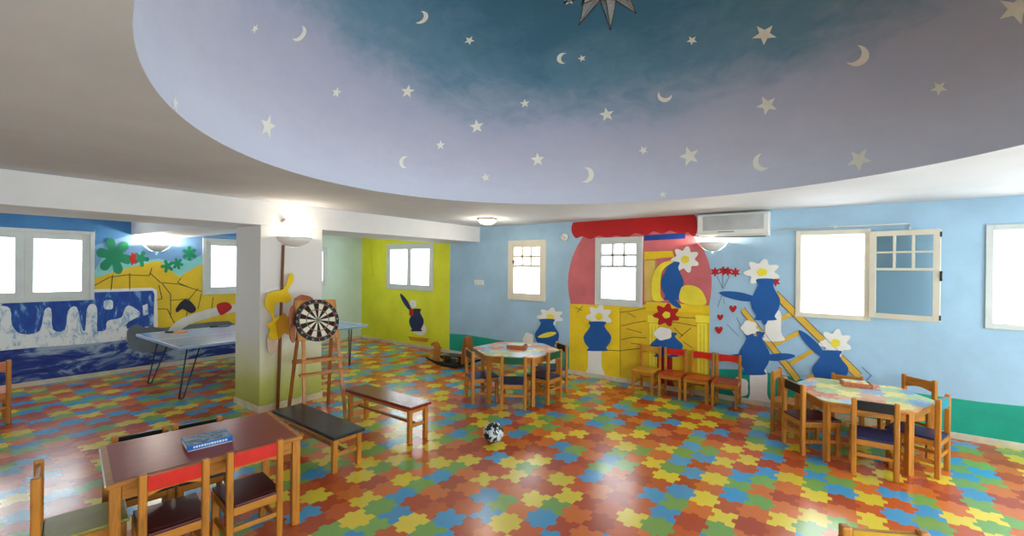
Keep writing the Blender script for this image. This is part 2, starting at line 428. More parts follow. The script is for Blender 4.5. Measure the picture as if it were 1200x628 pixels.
window('window_7', 'x', XL, L_HOLES[0], 2, FRAMEW, inward=1, fw=.05, sw=.085)
window('window_8', 'x', XL, L_HOLES[1], 1, FRAMEW, inward=1, sw=.075)
window('window_9', 'x', XL, L_HOLES[2], 1, FRAMEW, inward=1)
for i, h in enumerate(N_FILL_HOLES): window('window_%d' % (10+i), 'y', YN, h, 2, FRAMEW, inward=1)  # windows out of view, added with the fill-light openings
for i, h in enumerate(R_FILL_HOLES): window('window_%d' % (12+i), 'x', XR, h, 2, FRAMEW, inward=-1)  # likewise added out of view, glazing the large light openings
# the casement that stands open, hinged on the right jamb of window_4
def open_casement():
    w, lo, hi, t = .56, 1.185, 2.125, .045
    s_ = MB(); b = lambda l, r, a, c: s_.box((l,-t/2,a), (r,t/2,c))
    f = .055
    b(0,f,lo,hi); b(w-f,w,lo,hi); b(f,w-f,lo,lo+f); b(f,w-f,hi-f,hi)
    zb = hi-f-(hi-lo-2*f)*.42; zm = (zb+hi-f)/2
    b(f,w-f,zb-.02,zb+.008); b(f,w-f,zm-.01,zm+.01)
    for j in (1,2): x = f+(w-2*f)*j/3; b(x-.011,x+.011,zb,hi-f)
    o = s_.build('window_sash', FRAME, w4, bevel=.004)
    p = MB().box((f*.8,-.002,lo+f*.8), (w-f*.8,.002,hi-f*.8)).build('window_pane', clear_glass('casement_glass', (238,246,248), .16), w4)
    h = MB().box((w-.004,-.03,1.60), (w+.014,.004,1.70)).box((w+.004,-.05,1.63), (w+.012,-.03,1.68)).build('window_handle', DARKSTEEL, w4, bevel=.003)
    g = MB()
    for z in (hi-.06, lo+.04): g.box((w-.006,-.024,z-.02), (w+.006,.024,z+.03))
    g.build('window_latch', DARKSTEEL, w4)
    hx, hy = .352, YF-.045; end = Vector((.885,6.09)); an = atan2(end.y-hy, end.x-hx)
    for q in (o, p, h, bpy.data.objects['window_latch']): q.location = (hx, hy, 0); q.rotation_euler = (0,0,an)
open_casement()

# ------------------------------------------------------------------ wall paintings
_lay = [0]
def far_pt(x, y, off): return on_y(x, y, YF-off)
def left_pt(x, y, off): return on_x(x, y, XL+off)
def clip_holes(bm, holes, k):
    m_ = .015
    for h in holes:
        for co, no in ((h[0]+m_, k), (h[1]-m_, k), (h[2]+m_, 2), (h[3]-m_, 2)):
            n = Vector((0,0,0)); n[no] = 1; p = Vector((0,0,0)); p[no] = co
            bmesh.ops.bisect_plane(bm, geom=bm.verts[:]+bm.edges[:]+bm.faces[:], plane_co=p, plane_no=n, dist=1e-6)
        dead = [f for f in bm.faces if h[0] < f.calc_center_median()[k] < h[1] and h[2] < f.calc_center_median().z < h[3] and h[0]+m_-1e-4 < f.calc_center_median()[k] < h[1]-m_+1e-4 and h[2]+m_ < f.calc_center_median().z < h[3]-m_]
        bmesh.ops.delete(bm, geom=dead, context='FACES')
def flat(parent, name, mat, px, layer, smooth=0, side='far', label=None):
    fn = far_pt if side == 'far' else left_pt
    px = [(-260, 313+(y-313)*1.1845) if x == -60 else (x, y) for x, y in px]      # the painting runs on along the wall
    P = smooth_loop(px, smooth) if smooth else px
    vs = [fn(x, y, .0012*layer) for x, y in P]
    b = MB(); f = b.add(vs, [tuple(range(len(vs)))])
    n = Vector((0,-1,0)) if side == 'far' else Vector((1,0,0))
    b.bm.faces.ensure_lookup_table(); b.bm.normal_update()
    if b.bm.faces[0].normal.dot(n) < 0: bmesh.ops.reverse_faces(b.bm, faces=b.bm.faces)
    bmesh.ops.triangulate(b.bm, faces=b.bm.faces)
    clip_holes(b.bm, F_HOLES if side == 'far' else L_HOLES, 0 if side == 'far' else 1)
    o = b.build(name, mat, parent, fix=False)
    if label: o['label'] = label
    return o
def stroke(parent, name, mat, lines, w, layer, side='far'):
    fn = far_pt if side == 'far' else left_pt; n = Vector((0,-1,0)) if side == 'far' else Vector((1,0,0)); b = MB()
    for ln in lines:
        P = [fn(x, y, .0012*layer) for x, y in ln]
        for p, q in zip(P, P[1:]):
            t = (q-p).normalized().cross(n)*w/2
            b.add([p+t, q+t, q-t, p-t], [(0,1,2,3)])
    return b.build(name, mat, parent, fix=False)
pc = lambda n, c, var=.07: paint('mural_'+n, c, .65, var, 3)
GREEN, PINK, YEL, RED, NAVY, MBLUE, MWHITE, PALE, INK, LBLUE = (pc('green', (12,160,134)), pc('pink', (206,108,112)), pc('yellow', (238,204,30)), pc('red', (186,24,24)), pc('navy', (26,66,150)),
    pc('blue', (22,88,160)), pc('white', (236,234,228), .03), pc('pale_yellow', (240,222,60)), pc('ink', (70,62,40)), pc('ladder', (224,180,66)))
# green ground
gz = lambda pts: [tuple(p) for p in pts]
def ground():
    top = [(527,391),(545,392),(570,396),(600,401),(630,404),(667,406)]
    bot = [on_base for on_base in []]
    def base(x): return (x, _basey(x))
    flat(WF, 'painted_grass', GREEN, top+[(667,_basey(667)),(640,_basey(640)),(600,_basey(600)),(560,_basey(560)),(527,_basey(527))], 1)
    top = [(832,432),(870,433),(905,437),(950,446),(1000,452),(1050,457),(1105,465),(1150,471),(1200,476),(1320,494),(1500,519)]
    flat(WF, 'painted_grass', GREEN, top+[(x,_basey(x)) for x in (1500,1400,1320,1250,1200,1150,1100,1050,1000,950,900,860,832)], 1)
def _basey(x):
    # image row of the skirting's upper edge at this column
    d0 = ray(x, 400); d1 = ray(x, 401)
    lo, hi = 330.0, 720.0
    for _ in range(40):
        mid = (lo+hi)/2
        if on_y(x, mid, YF).z > .066: lo = mid
        else: hi = mid
    return lo
ground()
flat(WF, 'painted_house_dome', PINK, [(700,266),(690,270),(682,279),(676,289),(671,300),(668,311),(666,322),(665.5,333),(666.5,345),(669,357),(831,359),(833,348),(834,337),(834,326),(832.5,315),(829.5,304),(825,294),(819,284),(811,275),(800,268),(770,266),(730,266)], 1)
flat(WF, 'painted_house_wall', YEL, [(668,356),(700,357),(757,357),(832,358),(831,410),(831,_basey(831)),(780,_basey(780)),(720,_basey(720)),(667,_basey(667))], 2)
flat(WF, 'painted_plank_wall', pc('ochre', (222,186,34)), [(728,360),(757,360),(757,364),(831,367),(831,_basey(831)),(728,_basey(728))], 3)
stroke(WF, 'painted_plank_line', INK, [[(727,361),(727,_basey(727)-1)],[(727,366),(742,364),(757,361)],[(728,382),(745,378),(757,376)],[(728,398),(742,395),(758,396)],[(775,376),(800,379),(816,382)],[(775,368),(800,372),(828,374)],
    [(790,384),(800,394)],[(810,384),(796,396)],[(706,410),(727,411),(750,408)],[(735,366),(745,372)],[(734,385),(752,390)],[(739,402),(754,404)],[(800,400),(812,408)],[(674,360),(682,364)],[(683,358),(676,366)]], .008, 5)
flat(WF, 'painted_house_roof', RED, [(671,262),(680,260),(740,256),(800,252),(814,252),(817,262),(816,274),(812,277),(806,272),(798,276),(786,270),(776,274),(766,271),(757,276),(745,273),(735,278),(722,276),(712,279),(702,276),(692,280),(682,277),(675,279),(670,272)], 3, 3)
flat(WF, 'painted_blue_band', NAVY, [(755,275.5),(803,273),(803,279.5),(755,282)], 4)
flat(WF, 'painted_ledge', YEL, [(757,353.5),(832,358),(830,366),(755,362)], 5)
flat(WF, 'painted_lintel', YEL, [(755,295),(788,294),(790,301),(755,304)], 3)
flat(WF, 'painted_shutter', pc('straw', (222,190,96)), [(755,304),(769,303),(770,352),(755,353)], 3)
stroke(WF, 'painted_shutter_line', INK, [[(755,305),(768,304),(769,351)]], .006, 5)
for x0, x1 in ((761,771),(817,829)):
    yb = _basey((x0+x1)/2)-1
    flat(WF, 'painted_pillar', PALE, [(x0-2,369),(x1+2,370),(x1+2,378),(x1,380),(x1,yb-12),(x1+2,yb-9),(x1+2,yb),(x0-2,yb),(x0-2,yb-9),(x0,yb-12),(x0,379),(x0-2,377)], 6)
    xm = (x0+x1)/2; stroke(WF, 'painted_pillar_line', pc('olive', (170,150,40)), [[(xm-2,381),(xm-2,yb-12)],[(xm+2,381),(xm+2,yb-12)],[(x0-2,378),(x1+2,379)]], .006, 7)
# flower vases painted along the wall
def blob(cx, cy, w, h, lobes=5, depth=.16, ph=0, n=40):
    return [(cx + w/2*cos(t)*(1-depth*(.5+.5*cos(lobes*t+ph))), cy + h/2*sin(t)*(1-depth*(.5+.5*cos(lobes*t+ph)))) for t in [2*pi*k/n for k in range(n)]]
def vase_shape(cx, cy, w, h):
    r = [(.30,-.5),(.26,-.36),(.34,-.22),(.5,0),(.46,.22),(.32,.4),(.36,.5)]
    return [(cx+a*w, cy+b*h) for a, b in r] + [(cx-a*w, cy+b*h) for a, b in reversed(r)]
def painted_vase(bloom, body, foot=None, bcol=None, fcol=None, extra=(), label=None):
    o = flat(WF, 'painted_vase', MBLUE, smooth_loop(vase_shape(*body), 4), 9, label=label)
    flat(o, 'bloom', bcol or MWHITE, blob(*bloom, 7, .34, .4, 70), 8); flat(o, 'bloom_heart', PALE, blob(bloom[0], bloom[1], bloom[2]*.3, bloom[3]*.3, 5, .1), 9)
    if foot: flat(o, 'foot', fcol or MWHITE, smooth_loop([(foot[0]-foot[2]*.32, foot[1]-foot[3]/2),(foot[0]+foot[2]*.32, foot[1]-foot[3]/2),(foot[0]+foot[2]*.36, foot[1]+foot[3]*.2),(foot[0]+foot[2]/2, foot[1]+foot[3]/2),(foot[0]-foot[2]/2, foot[1]+foot[3]/2),(foot[0]-foot[2]*.36, foot[1]+foot[3]*.2)], 4), 8)
    for nm, mat, pts, sm in extra: flat(o, nm, mat, pts, 10, sm)
    return o
leaf = lambda x0, y0, x1, y1, w: [(x0, y0), (x0*.6+x1*.4-(y1-y0)*w, y0*.6+y1*.4+(x1-x0)*w), (x0*.2+x1*.8-(y1-y0)*w*.8, y0*.2+y1*.8+(x1-x0)*w*.8), (x1, y1), (x0*.2+x1*.8+(y1-y0)*w*.8, y0*.2+y1*.8-(x1-x0)*w*.8), (x0*.6+x1*.4+(y1-y0)*w, y0*.6+y1*.4-(x1-x0)*w)]
painted_vase((645,371,32,22), (641,391,28,34), (641,414,30,22), extra=[('leaf', PALE, leaf(630,395,652,390,.12), 4), ('petal', MWHITE, blob(619,398,14,18), 0)], label='blue vase with white bloom painted behind the hexagonal table')
painted_vase((702,371,32,30), (700,394,32,34), (697,421,22,38), label='blue vase with white bloom painted on the yellow house front')
painted_vase((803,304,34,32), (788,329,26,44), extra=[('drape', PALE, [(766,320),(776,308),(790,306),(776,318),(774,345),(778,352),(766,352),(763,338)], 4), ('drape', PALE, [(798,338),(806,334),(818,337),(825,345),(826,357),(798,354)], 4), ('leaf', MBLUE, leaf(782,348,798,361,.16), 4)], label='blue vase with white bloom painted in the house window')
painted_vase((781,369,32,28), (781,404,38,28), (779,436,24,44), RED, pc('dark_red', (158,20,26)), extra=[('petal', MWHITE, blob(777,391,22,16,5,.12), 0)], label='blue vase with red bloom painted behind the low chairs')
painted_vase((893,319,44,32), (897,351,34,48), (906,382,26,34), extra=[('leaf', MBLUE, leaf(893,352,843,343,.09), 5), ('petal', MWHITE, blob(878,384,20,18), 0), ('leaf', MBLUE, leaf(896,362,896,381,.2), 4)], label='blue vase with white bloom painted at the top of the ladder')
painted_vase((886,392,22,14), (884,414,36,50), (889,454,28,40), extra=[('leaf', MBLUE, leaf(880,418,851,418,.1), 4), ('leaf', MBLUE, leaf(890,420,932,417,.1), 4), ('petal', MWHITE, blob(867,454,22,26), 0)], label='blue vase with white foot painted below the ladder')
painted_vase((979,402,40,34), (973,431,42,40), extra=[('leaf', MBLUE, leaf(970,422,936,387,.1), 5)], label='blue vase with white bloom painted right of the ladder')
# ladder, hearts, blossoms
def ladder():
    b = [((872,360),(868,365),(932,447),(938,443)), ((911,341),(906,347),(1003,443),(1010,438))]
    o = flat(WF, 'painted_ladder', LBLUE, list(b[0]), 7); flat(o, 'rail', LBLUE, list(b[1]), 7)
    for p, q in (((899,379),(927,365)),((905,402),(938,386)),((925,424),(952,408)),((945,442),(966,428))):
        flat(o, 'rung', LBLUE, [p, q, (q[0]+2, q[1]+5), (p[0]+2, p[1]+5)], 6)
    stroke(o, 'outline', INK, [[(872,360),(938,443)],[(868,365),(932,447)],[(911,341),(1010,438)],[(906,347),(1003,443)]], .006, 8)
    stroke(o, 'end_outline', NAVY, [[(1010,430),(1021,440),(1015,446)]], .006, 8)
ladder()
for x, y, s_ in ((859,362,4.2),(844,372,3.6),(842.5,387,4.4)):
    flat(WF, 'painted_heart', RED, [(x, y+s_), (x-s_, y-.2*s_), (x-.8*s_, y-.9*s_), (x-.3*s_, y-.9*s_), (x, y-.4*s_), (x+.3*s_, y-.9*s_), (x+.8*s_, y-.9*s_), (x+s_, y-.2*s_)], 6, 3)
for x, y in ((838,318.5),(847.5,317.5),(853,318),(862,319),(909,330)): flat(WF, 'painted_blossom', RED, blob(x, y, 11, 11, 6, .5), 6)
stroke(WF, 'painted_stem', pc('stem', (110,110,130)), [[(840,323),(847,338)],[(847,322),(847,338)],[(855,323),(848,338)],[(846,346),(841,360)],[(863,372),(872,388)],[(852,380),(866,394)],[(848,350),(849,356)]], .006, 5)
# the small figure's place on the lime wall: a vase of flowers
o = flat(WF, 'painted_vase', pc('dark_navy', (28,44,84)), smooth_loop(vase_shape(488,375,17,26), 4), 3, label='dark blue vase painted on the lime wall under the window')
flat(o, 'bloom', MWHITE, blob(484,356,9,10), 4); flat(o, 'foot', MWHITE, blob(492,386,17,14,3,.1), 2); flat(o, 'petal', RED, blob(482,366,6,10,4,.2), 5)
flat(o, 'leaf', pc('dark_navy', (28,44,84)), leaf(483,366,469,344,.1), 4, 4)
flat(o, 'saucer', pc('orange', (216,150,30)), [(478,394),(503,396.5),(500,401),(481,399)], 3)

# ---- left wall: waterfall, rocks, sea
def water_mat(name, dark, light, stretch, scale, lo, hi, mid=None):
    mat = bpy.data.materials.new(name); s = Net(mat)
    f = s.noise(s.mapped(stretch), scale, 6, .68, .7)
    s.l(s.ramp(f, [(lo, lin(dark)), ((lo+hi)/2, lin(mid or [(a+b)/2 for a, b in zip(dark, light)])), (hi, lin(light))]), s.b.inputs['Base Color'])
    s.b.inputs['Roughness'].default_value = .7; return mat
FALL = water_mat('mural_waterfall', (20,64,150), (150,190,220), (1,2.4,.8), 3.4, .44, .66, (26,84,168))
FOAM = water_mat('mural_foam', (96,146,192), (226,232,234), (1,2.2,1.2), 5, .32, .52)
SEA = water_mat('mural_sea', (14,34,110), (150,170,190), (1,.7,2.2), 2.2, .43, .60, (28,62,144))
ROCK = pc('rock', (104,116,124), .15); SAND = pc('sand', (226,192,40), .06); AQUA = pc('aqua', (140,214,212), .08); PALM = pc('palm', (18,136,96), .1)
L = dict(side='left')
def lbase(x):
    lo, hi = 330.0, 700.0
    for _ in range(40):
        mid = (lo+hi)/2
        if on_x(x, mid, XL).z > .066: lo = mid
        else: hi = mid
    return lo
flat(WL, 'painted_sky_band', pc('mid_sky', (120,166,212)), [(-60,300),(60,292),(110,288),(150,276),(200,272),(262,276),(300,280),(300,335),(110,340),(-60,340)], 1, **L)
flat(WL, 'painted_haze', AQUA, [(-60,322),(0,322),(110,318),(120,302),(140,300),(160,306),(186,303),(198,306),(206,308),(214,304),(224,306),(238,297),(270,296),(300,300),(300,335),(110,340),(-60,340)], 2, **L)
flat(WL, 'painted_cliff', SAND, [(-60,345),(0,338),(60,332),(110,326),(135,318),(162,311),(182,306),(190,307),(197,315),(210,324),(225,315),(240,308),(270,306),(300,312),(345,330),(345,400),(150,400),(-60,400)], 3, **L)
stroke(WL, 'painted_cliff_line', INK, [[(132,322),(130,340)],[(152,320),(152,340)],[(110,335),(128,325),(150,322),(175,323),(178,314)],[(176,320),(188,331),(210,333),(238,342)],[(186,334),(190,350),(183,352)],[(190,332),(200,345),(200,372)],
    [(200,352),(222,350),(232,338)],[(212,326),(208,331),(225,338)],[(184,362),(196,362),(205,380)],[(222,350),(218,372)],[(250,348),(248,362)],[(236,344),(232,362)]], .012, 4, **L)
def palm(cx, cy, r, n, ph):
    pts = []
    for k in range(n):
        a = ph + 2*pi*k/n
        for da, rr in ((-.46,.5),(-.30,.85),(0,1.0),(.30,.85),(.46,.5)): pts.append((cx+r*rr*cos(a+da), cy+r*rr*sin(a+da)))
    return pts
for cx, cy, r, n, ph in ((134,300,22,6,.25),(165,303,10,5,.1),(196,312,8,5,.6),(208,309,7,6,.2),(222,297,9,6,.5)): flat(WL, 'painted_palm', PALM, palm(cx, cy, r, n, ph), 5, 2, **L)
flat(WL, 'painted_blossom', RED, blob(156,303,9,16,5,.3), 6, **L)
flat(WL, 'painted_water_edge', MWHITE, [(-60,345),(0,343),(110,339),(178,337),(184,340),(185,386),(-60,420)], 4, **L)
flat(WL, 'painted_waterfall', FALL, [(-60,350),(0,348),(110,342.5),(179,340.5),(181,345),(180,382),(120,388),(0,398),(-60,404)], 5, **L)
flat(WL, 'painted_foam', FOAM, [(-60,372),(-20,358),(0,358),(12,362),(14,380),(24,391),(46,388),(52,364),(60,362),(62,386),(76,386),(80,364),(90,360),(96,384),(100,386),(102,362),(108,356),(114,362),(114,388),(124,386),(126,376),(142,372),(146,362),(152,358),(164,366),(160,372),(148,380),(150,396),(120,402),(60,406),(0,411),(-60,420)], 6, 3, **L)
flat(WL, 'painted_foam', FOAM, blob(127,357,13,13,4,.15), 6, **L)
flat(WL, 'painted_foam', FOAM, [(167,358),(173,356),(174,368),(168,370)], 6, **L)
flat(WL, 'painted_sea', SEA, [(-60,421),(0,411),(60,406),(110,402),(150,398),(200,398),(270,393),(340,390)]+[(x, lbase(x)) for x in (340,300,260,200,150,100,50,0,-60)], 7, **L)
flat(WL, 'painted_rock', ROCK, [(149,388),(158,380),(172,384),(178,380),(190,384),(268,376),(268,394),(214,400),(206,408),(190,412),(170,413),(156,410),(150,402)], 8, 3, **L)
flat(WL, 'painted_boulder', pc('ledge', (214,212,206)), [(197,388),(208,376),(226,368),(250,361),(285,355),(300,360),(262,368),(240,374),(222,380),(206,390)], 9, 3, **L)
flat(WL, 'painted_boulder', pc('coal', (36,38,52)), [(206,362),(214,352),(222,352),(230,362),(224,367),(214,362),(208,366)], 10, 3, **L)
flat(WL, 'painted_boulder', RED, [(254,357),(266,354),(272,360),(266,366),(258,369)], 10, 3, **L)
def halo():
    P = smooth_loop([(308,352),(312,341),(320,337),(330,336),(332,341),(322,343),(314,346)], 3)
    b = MB().add([on_x(x, y, BX1+.0015) for x, y in P], [tuple(range(len(P)))]); bmesh.ops.triangulate(b.bm, faces=b.bm.faces)
    b.build('painted_halo', MWHITE, COLM, fix=False)
halo()
def cutout():
    X = -5.205; o = on_x(326, 372, X)
    t = thing('plywood_cutout', 'yellow hook-shaped plywood cut-out hung on the brown pole by the column', 'cut-out', o)
    def board(name, mat, px, x0, th, sm):
        P = smooth_loop(px, sm) if sm else px
        Q = [on_x(x, y, X) - o for x, y in P]
        return MB().prism([(q.y, q.z) for q in Q], lambda a, b, d: (d, a, b), x0, x0+th).build(name, mat, t, .002)
    board('hook_shape', pc('bright_yellow', (244,206,20)), [(310,352),(314,344),(322,341),(331,339),(336,331),(338,322),(342,320),(344,325),(342,332),(337,340),(341,347),(340,352),(334,355),(326,354),(321,360),(322,372),(330,370),(334,378),(340,385),(330,392),(322,398),(314,394),(316,386),(312,380),(319,376),(316,366),(311,360)], 0, .012, 4)
    board('spiked_leaf', pc('mustard', (206,150,24)), [(322,378),(332,366),(338,372),(346,378),(338,384),(342,394),(332,390),(326,398)], .0125, .008, 0)
    board('lower_petal', pc('blush', (214,186,160)), [(314,394),(326,396),(324,410),(319,416),(314,410)], -.009, .0085, 4)
cutout()

# ------------------------------------------------------------------ chairs
def seat_paint(c): return paint('panel_%d_%d_%d' % c, c, .3, .12, 6)
_chair_mesh = {}
def chair_part(key, fn, mats, parent, bevel):
    """first use builds the mesh, later ones share it"""
    name = key[0]
    if key in _chair_mesh:
        o = _chair_mesh[key].copy(); COL.objects.link(o); o.parent = parent; return o
    o = fn(MB()).build(name, mats, parent, bevel); _chair_mesh[key] = o; return o
CW, CD, PS = .134, .30, .036      # half width between posts, depth, post section
def arch(b):
    n = 12; top = [(-CW+PS/2, .605), (CW-PS/2, .605)]
    bot = [((CW-PS/2)*(1-2*k/n), .500 + .026*sin(pi*k/n)) for k in range(n+1)]
    return b.prism(top+bot, lambda a, z, t: (a, t, z), -.009, .009)
def lam(b):
    for y0, y1 in ((-.0125,-.0088), (.0088,.0125)):
        b.box((-CW+PS/2+.002, y0, .527), (CW-PS/2-.002, y1, .606))
    return b
def chair(x, y, face, rail, seat, label, group, s=1.0, name='kids_chair', z=0):
    t = thing(name, label, 'chair', (x, y, z), radians(face-90), group, s)
    for sx in (-1, 1):
        chair_part(('post', sx), lambda b: b.box((sx*CW-PS/2,-PS/2,0), (sx*CW+PS/2,PS/2,.62)), PINE, t, .008)
        chair_part(('leg', sx), lambda b: b.box((sx*CW-PS/2,CD-PS/2,0), (sx*CW+PS/2,CD+PS/2,.292)), PINE, t, .004)
    chair_part(('seat_frame',), lambda b: b.box((-CW+PS/2,-.011,.245),(CW-PS/2,.011,.292)).box((-CW+PS/2,CD-.011,.245),(CW-PS/2,CD+.011,.292)).box((-CW-.011,PS/2,.245),(-CW+.011,CD-PS/2,.292)).box((CW-.011,PS/2,.245),(CW+.011,CD-PS/2,.292)), PINEH, t, .003)
    for sx in (-1, 1):
        chair_part(('stretcher', sx), lambda b: b.box((sx*CW-.009,PS/2,.105),(sx*CW+.009,CD-PS/2,.135)), PINE, t, .003)
    chair_part(('stretcher', 'back'), lambda b: b.box((-CW+PS/2,-.009,.15),(CW-PS/2,.009,.178)), PINEH, t, .003)
    chair_part(('seat', seat), lambda b: b.box((-CW+PS/2+.001,-PS/2,.293),(CW-PS/2-.001,PS/2,.310)).box((-CW-.012,PS/2+.001,.293),(CW+.012,CD+.028,.310)), PINEH if seat is None else seat_paint(seat), t, .005)
    k = chair_part(('backrest',), arch, PINEH, t, .004)
    if rail: chair_part(('color_panel', rail), lam, seat_paint(rail), k, 0)
    return t
RR, BK, GR, TEAL = (204,36,24), (20,22,28), (16,84,54), (52,140,160)
MAR, NAV, ORS, OLV = (78,22,24), (34,40,86), (196,78,30), (146,140,64)
g1 = 'low chairs around the red-brown rectangular table'
chair(-2.815, .85, 171, RR, MAR, 'red-backed chair with maroon seat, between the olive-seated chair and the other red-backed one', g1)
chair(-2.765, 1.232, 173, RR, MAR, 'red-backed wooden chair with maroon seat beside the table leg next to the black bench', g1)
chair(-3.675, .918, -10, BK, BK, 'black-backed chair peeking over the far table edge, farther from the column', g1, .96)
chair(-3.615, 1.222, -11, BK, BK, 'black-backed chair peeking over the far table edge, closest to the column', g1, .96)
chair(-3.255, .40, 81, None, OLV, 'plain wooden chair with olive seat at the short end of the red-brown table', g1, 1.05)
g2 = 'low chairs around the hexagonal table by the blue wall'
chair(-3.035, 4.245, 121, GR, NAV, 'green-backed wooden chair in front of the hexagonal table, back to the ball', g2, 1.03)
chair(-3.67, 4.18, 58, BK, NAV, 'black-backed wooden chair at the hexagonal table, on the side of the rocking toy', g2, 1.05)
chair(-2.795, 4.79, 177, GR, NAV, 'green-backed wooden chair at the hexagonal table, side facing the red low chairs', g2, 1.05)
chair(-3.005, 5.345, 237, BK, NAV, 'black-backed wooden chair at the hexagonal table, closest to the yellow painted house', g2, 1.05)
g3 = 'low chairs around the jigsaw-topped table'
chair(.31, 4.675, 91, BK, NAV, 'black-backed wooden chair with navy seat in front of the jigsaw-topped table', g3, 1.02)
chair(-.27, 4.945, 35, BK, MAR, 'black-backed wooden chair with maroon seat at the jigsaw-topped table, side facing the low red chairs', g3, 1.05)
chair(-.455, 5.505, -9, None, None, 'plain wooden chair tucked behind the black-backed one at the jigsaw-topped table', g3, 1.02)
chair(.16, 6.02, 270, None, OLV, 'plain chair with only its back rail showing between jigsaw-topped table and wall', g3, .91)
chair(.735, 5.99, 228, None, None, 'plain wooden chair with arched bare back rail behind the jigsaw-topped table corner', g3, 1.02)
chair(.775, 5.09, 160, TEAL, NAV, 'teal-backed wooden chair with navy seat at the jigsaw-topped table', g3, 1.05)
g4 = 'low chairs lined up against the painted house'
for i, (x, rail, seat, lab) in enumerate(((-2.045, (196,146,40), (206,150,50), 'ochre-backed wooden chair, first of the row against the painted yellow house'), (-1.705, RR, ORS, 'red-backed chair against the painted house, second in row, next to the ochre chair'),
        (-1.357, RR, ORS, 'red-backed chair against the painted house, between the two other red-backed ones'), (-1.045, RR, (186,70,32), 'red-backed chair at the row end under the painted hearts'))):
    chair(x, 6.195, 270+(1.5 if i % 2 else -2), rail, seat, lab, g4, .985)
chair(-6.975, .50, 180, (206,112,72), (206,112,72), 'wooden chair with salmon back near the painted sea wall, cut by the picture edge', None, 1.08)
chair(.185, 2.325, -61, (190,146,30), (190,146,30), 'ochre-backed wooden chair showing only its top rail in front of everything', None, 1.065)

# ------------------------------------------------------------------ tables
def rect_table():
    A, B, C, D = (Vector((-3.65,.685)), Vector((-3.462,1.634)), Vector((-2.805,1.555)), Vector((-2.913,.611)))
    c = (A+B+C+D)/4; ax = ((B-A)+(C-D)).normalized(); an = atan2(ax.y, ax.x); Lh, Wh, H = .475, .345, .578
    t = thing('rectangular_table', 'low wooden table with red-brown top and pine edge, blue game box on it', 'table', (c.x, c.y, 0), an)
    MB().box((-Lh,-Wh,H-.026), (Lh,Wh,H-.002)).build('tabletop', PINEH, t, .004)
    MB().box((-Lh+.028,-Wh+.022,H-.004), (Lh-.028,Wh-.022,H)).build('laminate', wood('red_laminate', (150,46,20), .3, (2,14,14), .8, .25), t, .001)['label'] = 'red-brown laminate surface'
    MB().box((-Lh-.006,-Wh+.01,H-.014), (-Lh,Wh-.06,H-.001)).build('edge_strip', paint('edge_highlight', (236,236,238), .15, .02), t)  # edge strip coloured white: the highlight along this end is painted in
    for sx in (-1,1):
        for sy in (-1,1): MB().box((sx*(Lh-.035)-.024, sy*(Wh-.035)-.024, 0), (sx*(Lh-.035)+.024, sy*(Wh-.035)+.024, H-.027)).build('leg', PINE, t, .004)
    f = MB()
    for s_ in (-1,1):
        f.box((-Lh+.06, s_*(Wh-.035)-.011, H-.105), (Lh-.06, s_*(Wh-.035)+.011, H-.027)); f.box((s_*(Lh-.035)-.011, -Wh+.06, H-.105), (s_*(Lh-.035)+.011, Wh-.06, H-.027))
    f.build('apron', PINEH, t, .003)
    d = MB()
    for sy in (-1,1):
        for z in (H-.05, H-.085): d.box((Lh-.0125, sy*(Wh-.035)-.014, z-.004), (Lh-.0105, sy*(Wh-.035)+.010, z+.004))
    d.build('bolt_slot', PINED, t)
    return an
TA = rect_table()
def poly_table(name, label, corners, H, topmat, lw=.046):
    c = sum((Vector(p) for p in corners), Vector((0,0)))/len(corners)
    t = thing(name, label, 'table', (c.x, c.y, 0), 0, 'low six-sided tables'); P = [Vector(p)-c for p in corners]
    R = rounded([tuple(p) for p in P], .07); pr = lambda a, b, z: (a, b, z)
    MB().prism(R, pr, H-.024, H-.002).build('tabletop', PINEH, t, .003)
    MB().prism([(a*.985, b*.985) for a, b in R], pr, H-.003, H).build('laminate', topmat, t)
    for i, p in enumerate(P):
        q = p*(.75 if i == 3 else .90); an = atan2(p.y, p.x); b = MB()
        b.box((-lw/2,-lw/2,0), (lw/2,lw/2,H-.025)); o = b.build('leg', PINE, t, .004); o.location = (q.x, q.y, 0); o.rotation_euler = (0,0,an)
    for i in range(len(P)):
        p, q = P[i]*.9, P[(i+1) % len(P)]*.9; d = (q-p).normalized()*.024
        MB().bar((p.x+d.x, p.y+d.y, H-.062), (q.x-d.x, q.y-d.y, H-.062), .02, .072).build('apron', PINEH, t, .002)
    return t
pale = [(236,176,150), (168,206,226), (240,230,160), (226,150,120), (190,214,170)]  # whitish reflection on the hexagonal top is put into these paler colours
bright = [(228,150,98), (146,186,216), (240,222,126), (212,112,76), (226,176,134), (186,206,150)]
hexc = [(-3.38+.61*cos(radians(27+60*k)), 4.79+.61*sin(radians(27+60*k))) for k in range(6)]
poly_table('hexagonal_table', 'six-sided low table with jigsaw top paled by painted reflection between ball and blue wall', hexc, .607, puzzle('jigsaw_top_glare', .17, .2, pale, .2))
poly_table('jigsaw_table', 'six-sided low table with bright jigsaw top below the open casement window', [(-.04,4.77),(.58,4.86),(.79,5.40),(.57,5.83),(-.15,5.77),(-.31,5.27)], .54, puzzle('jigsaw_top_bright', .17, .2, bright, .2))

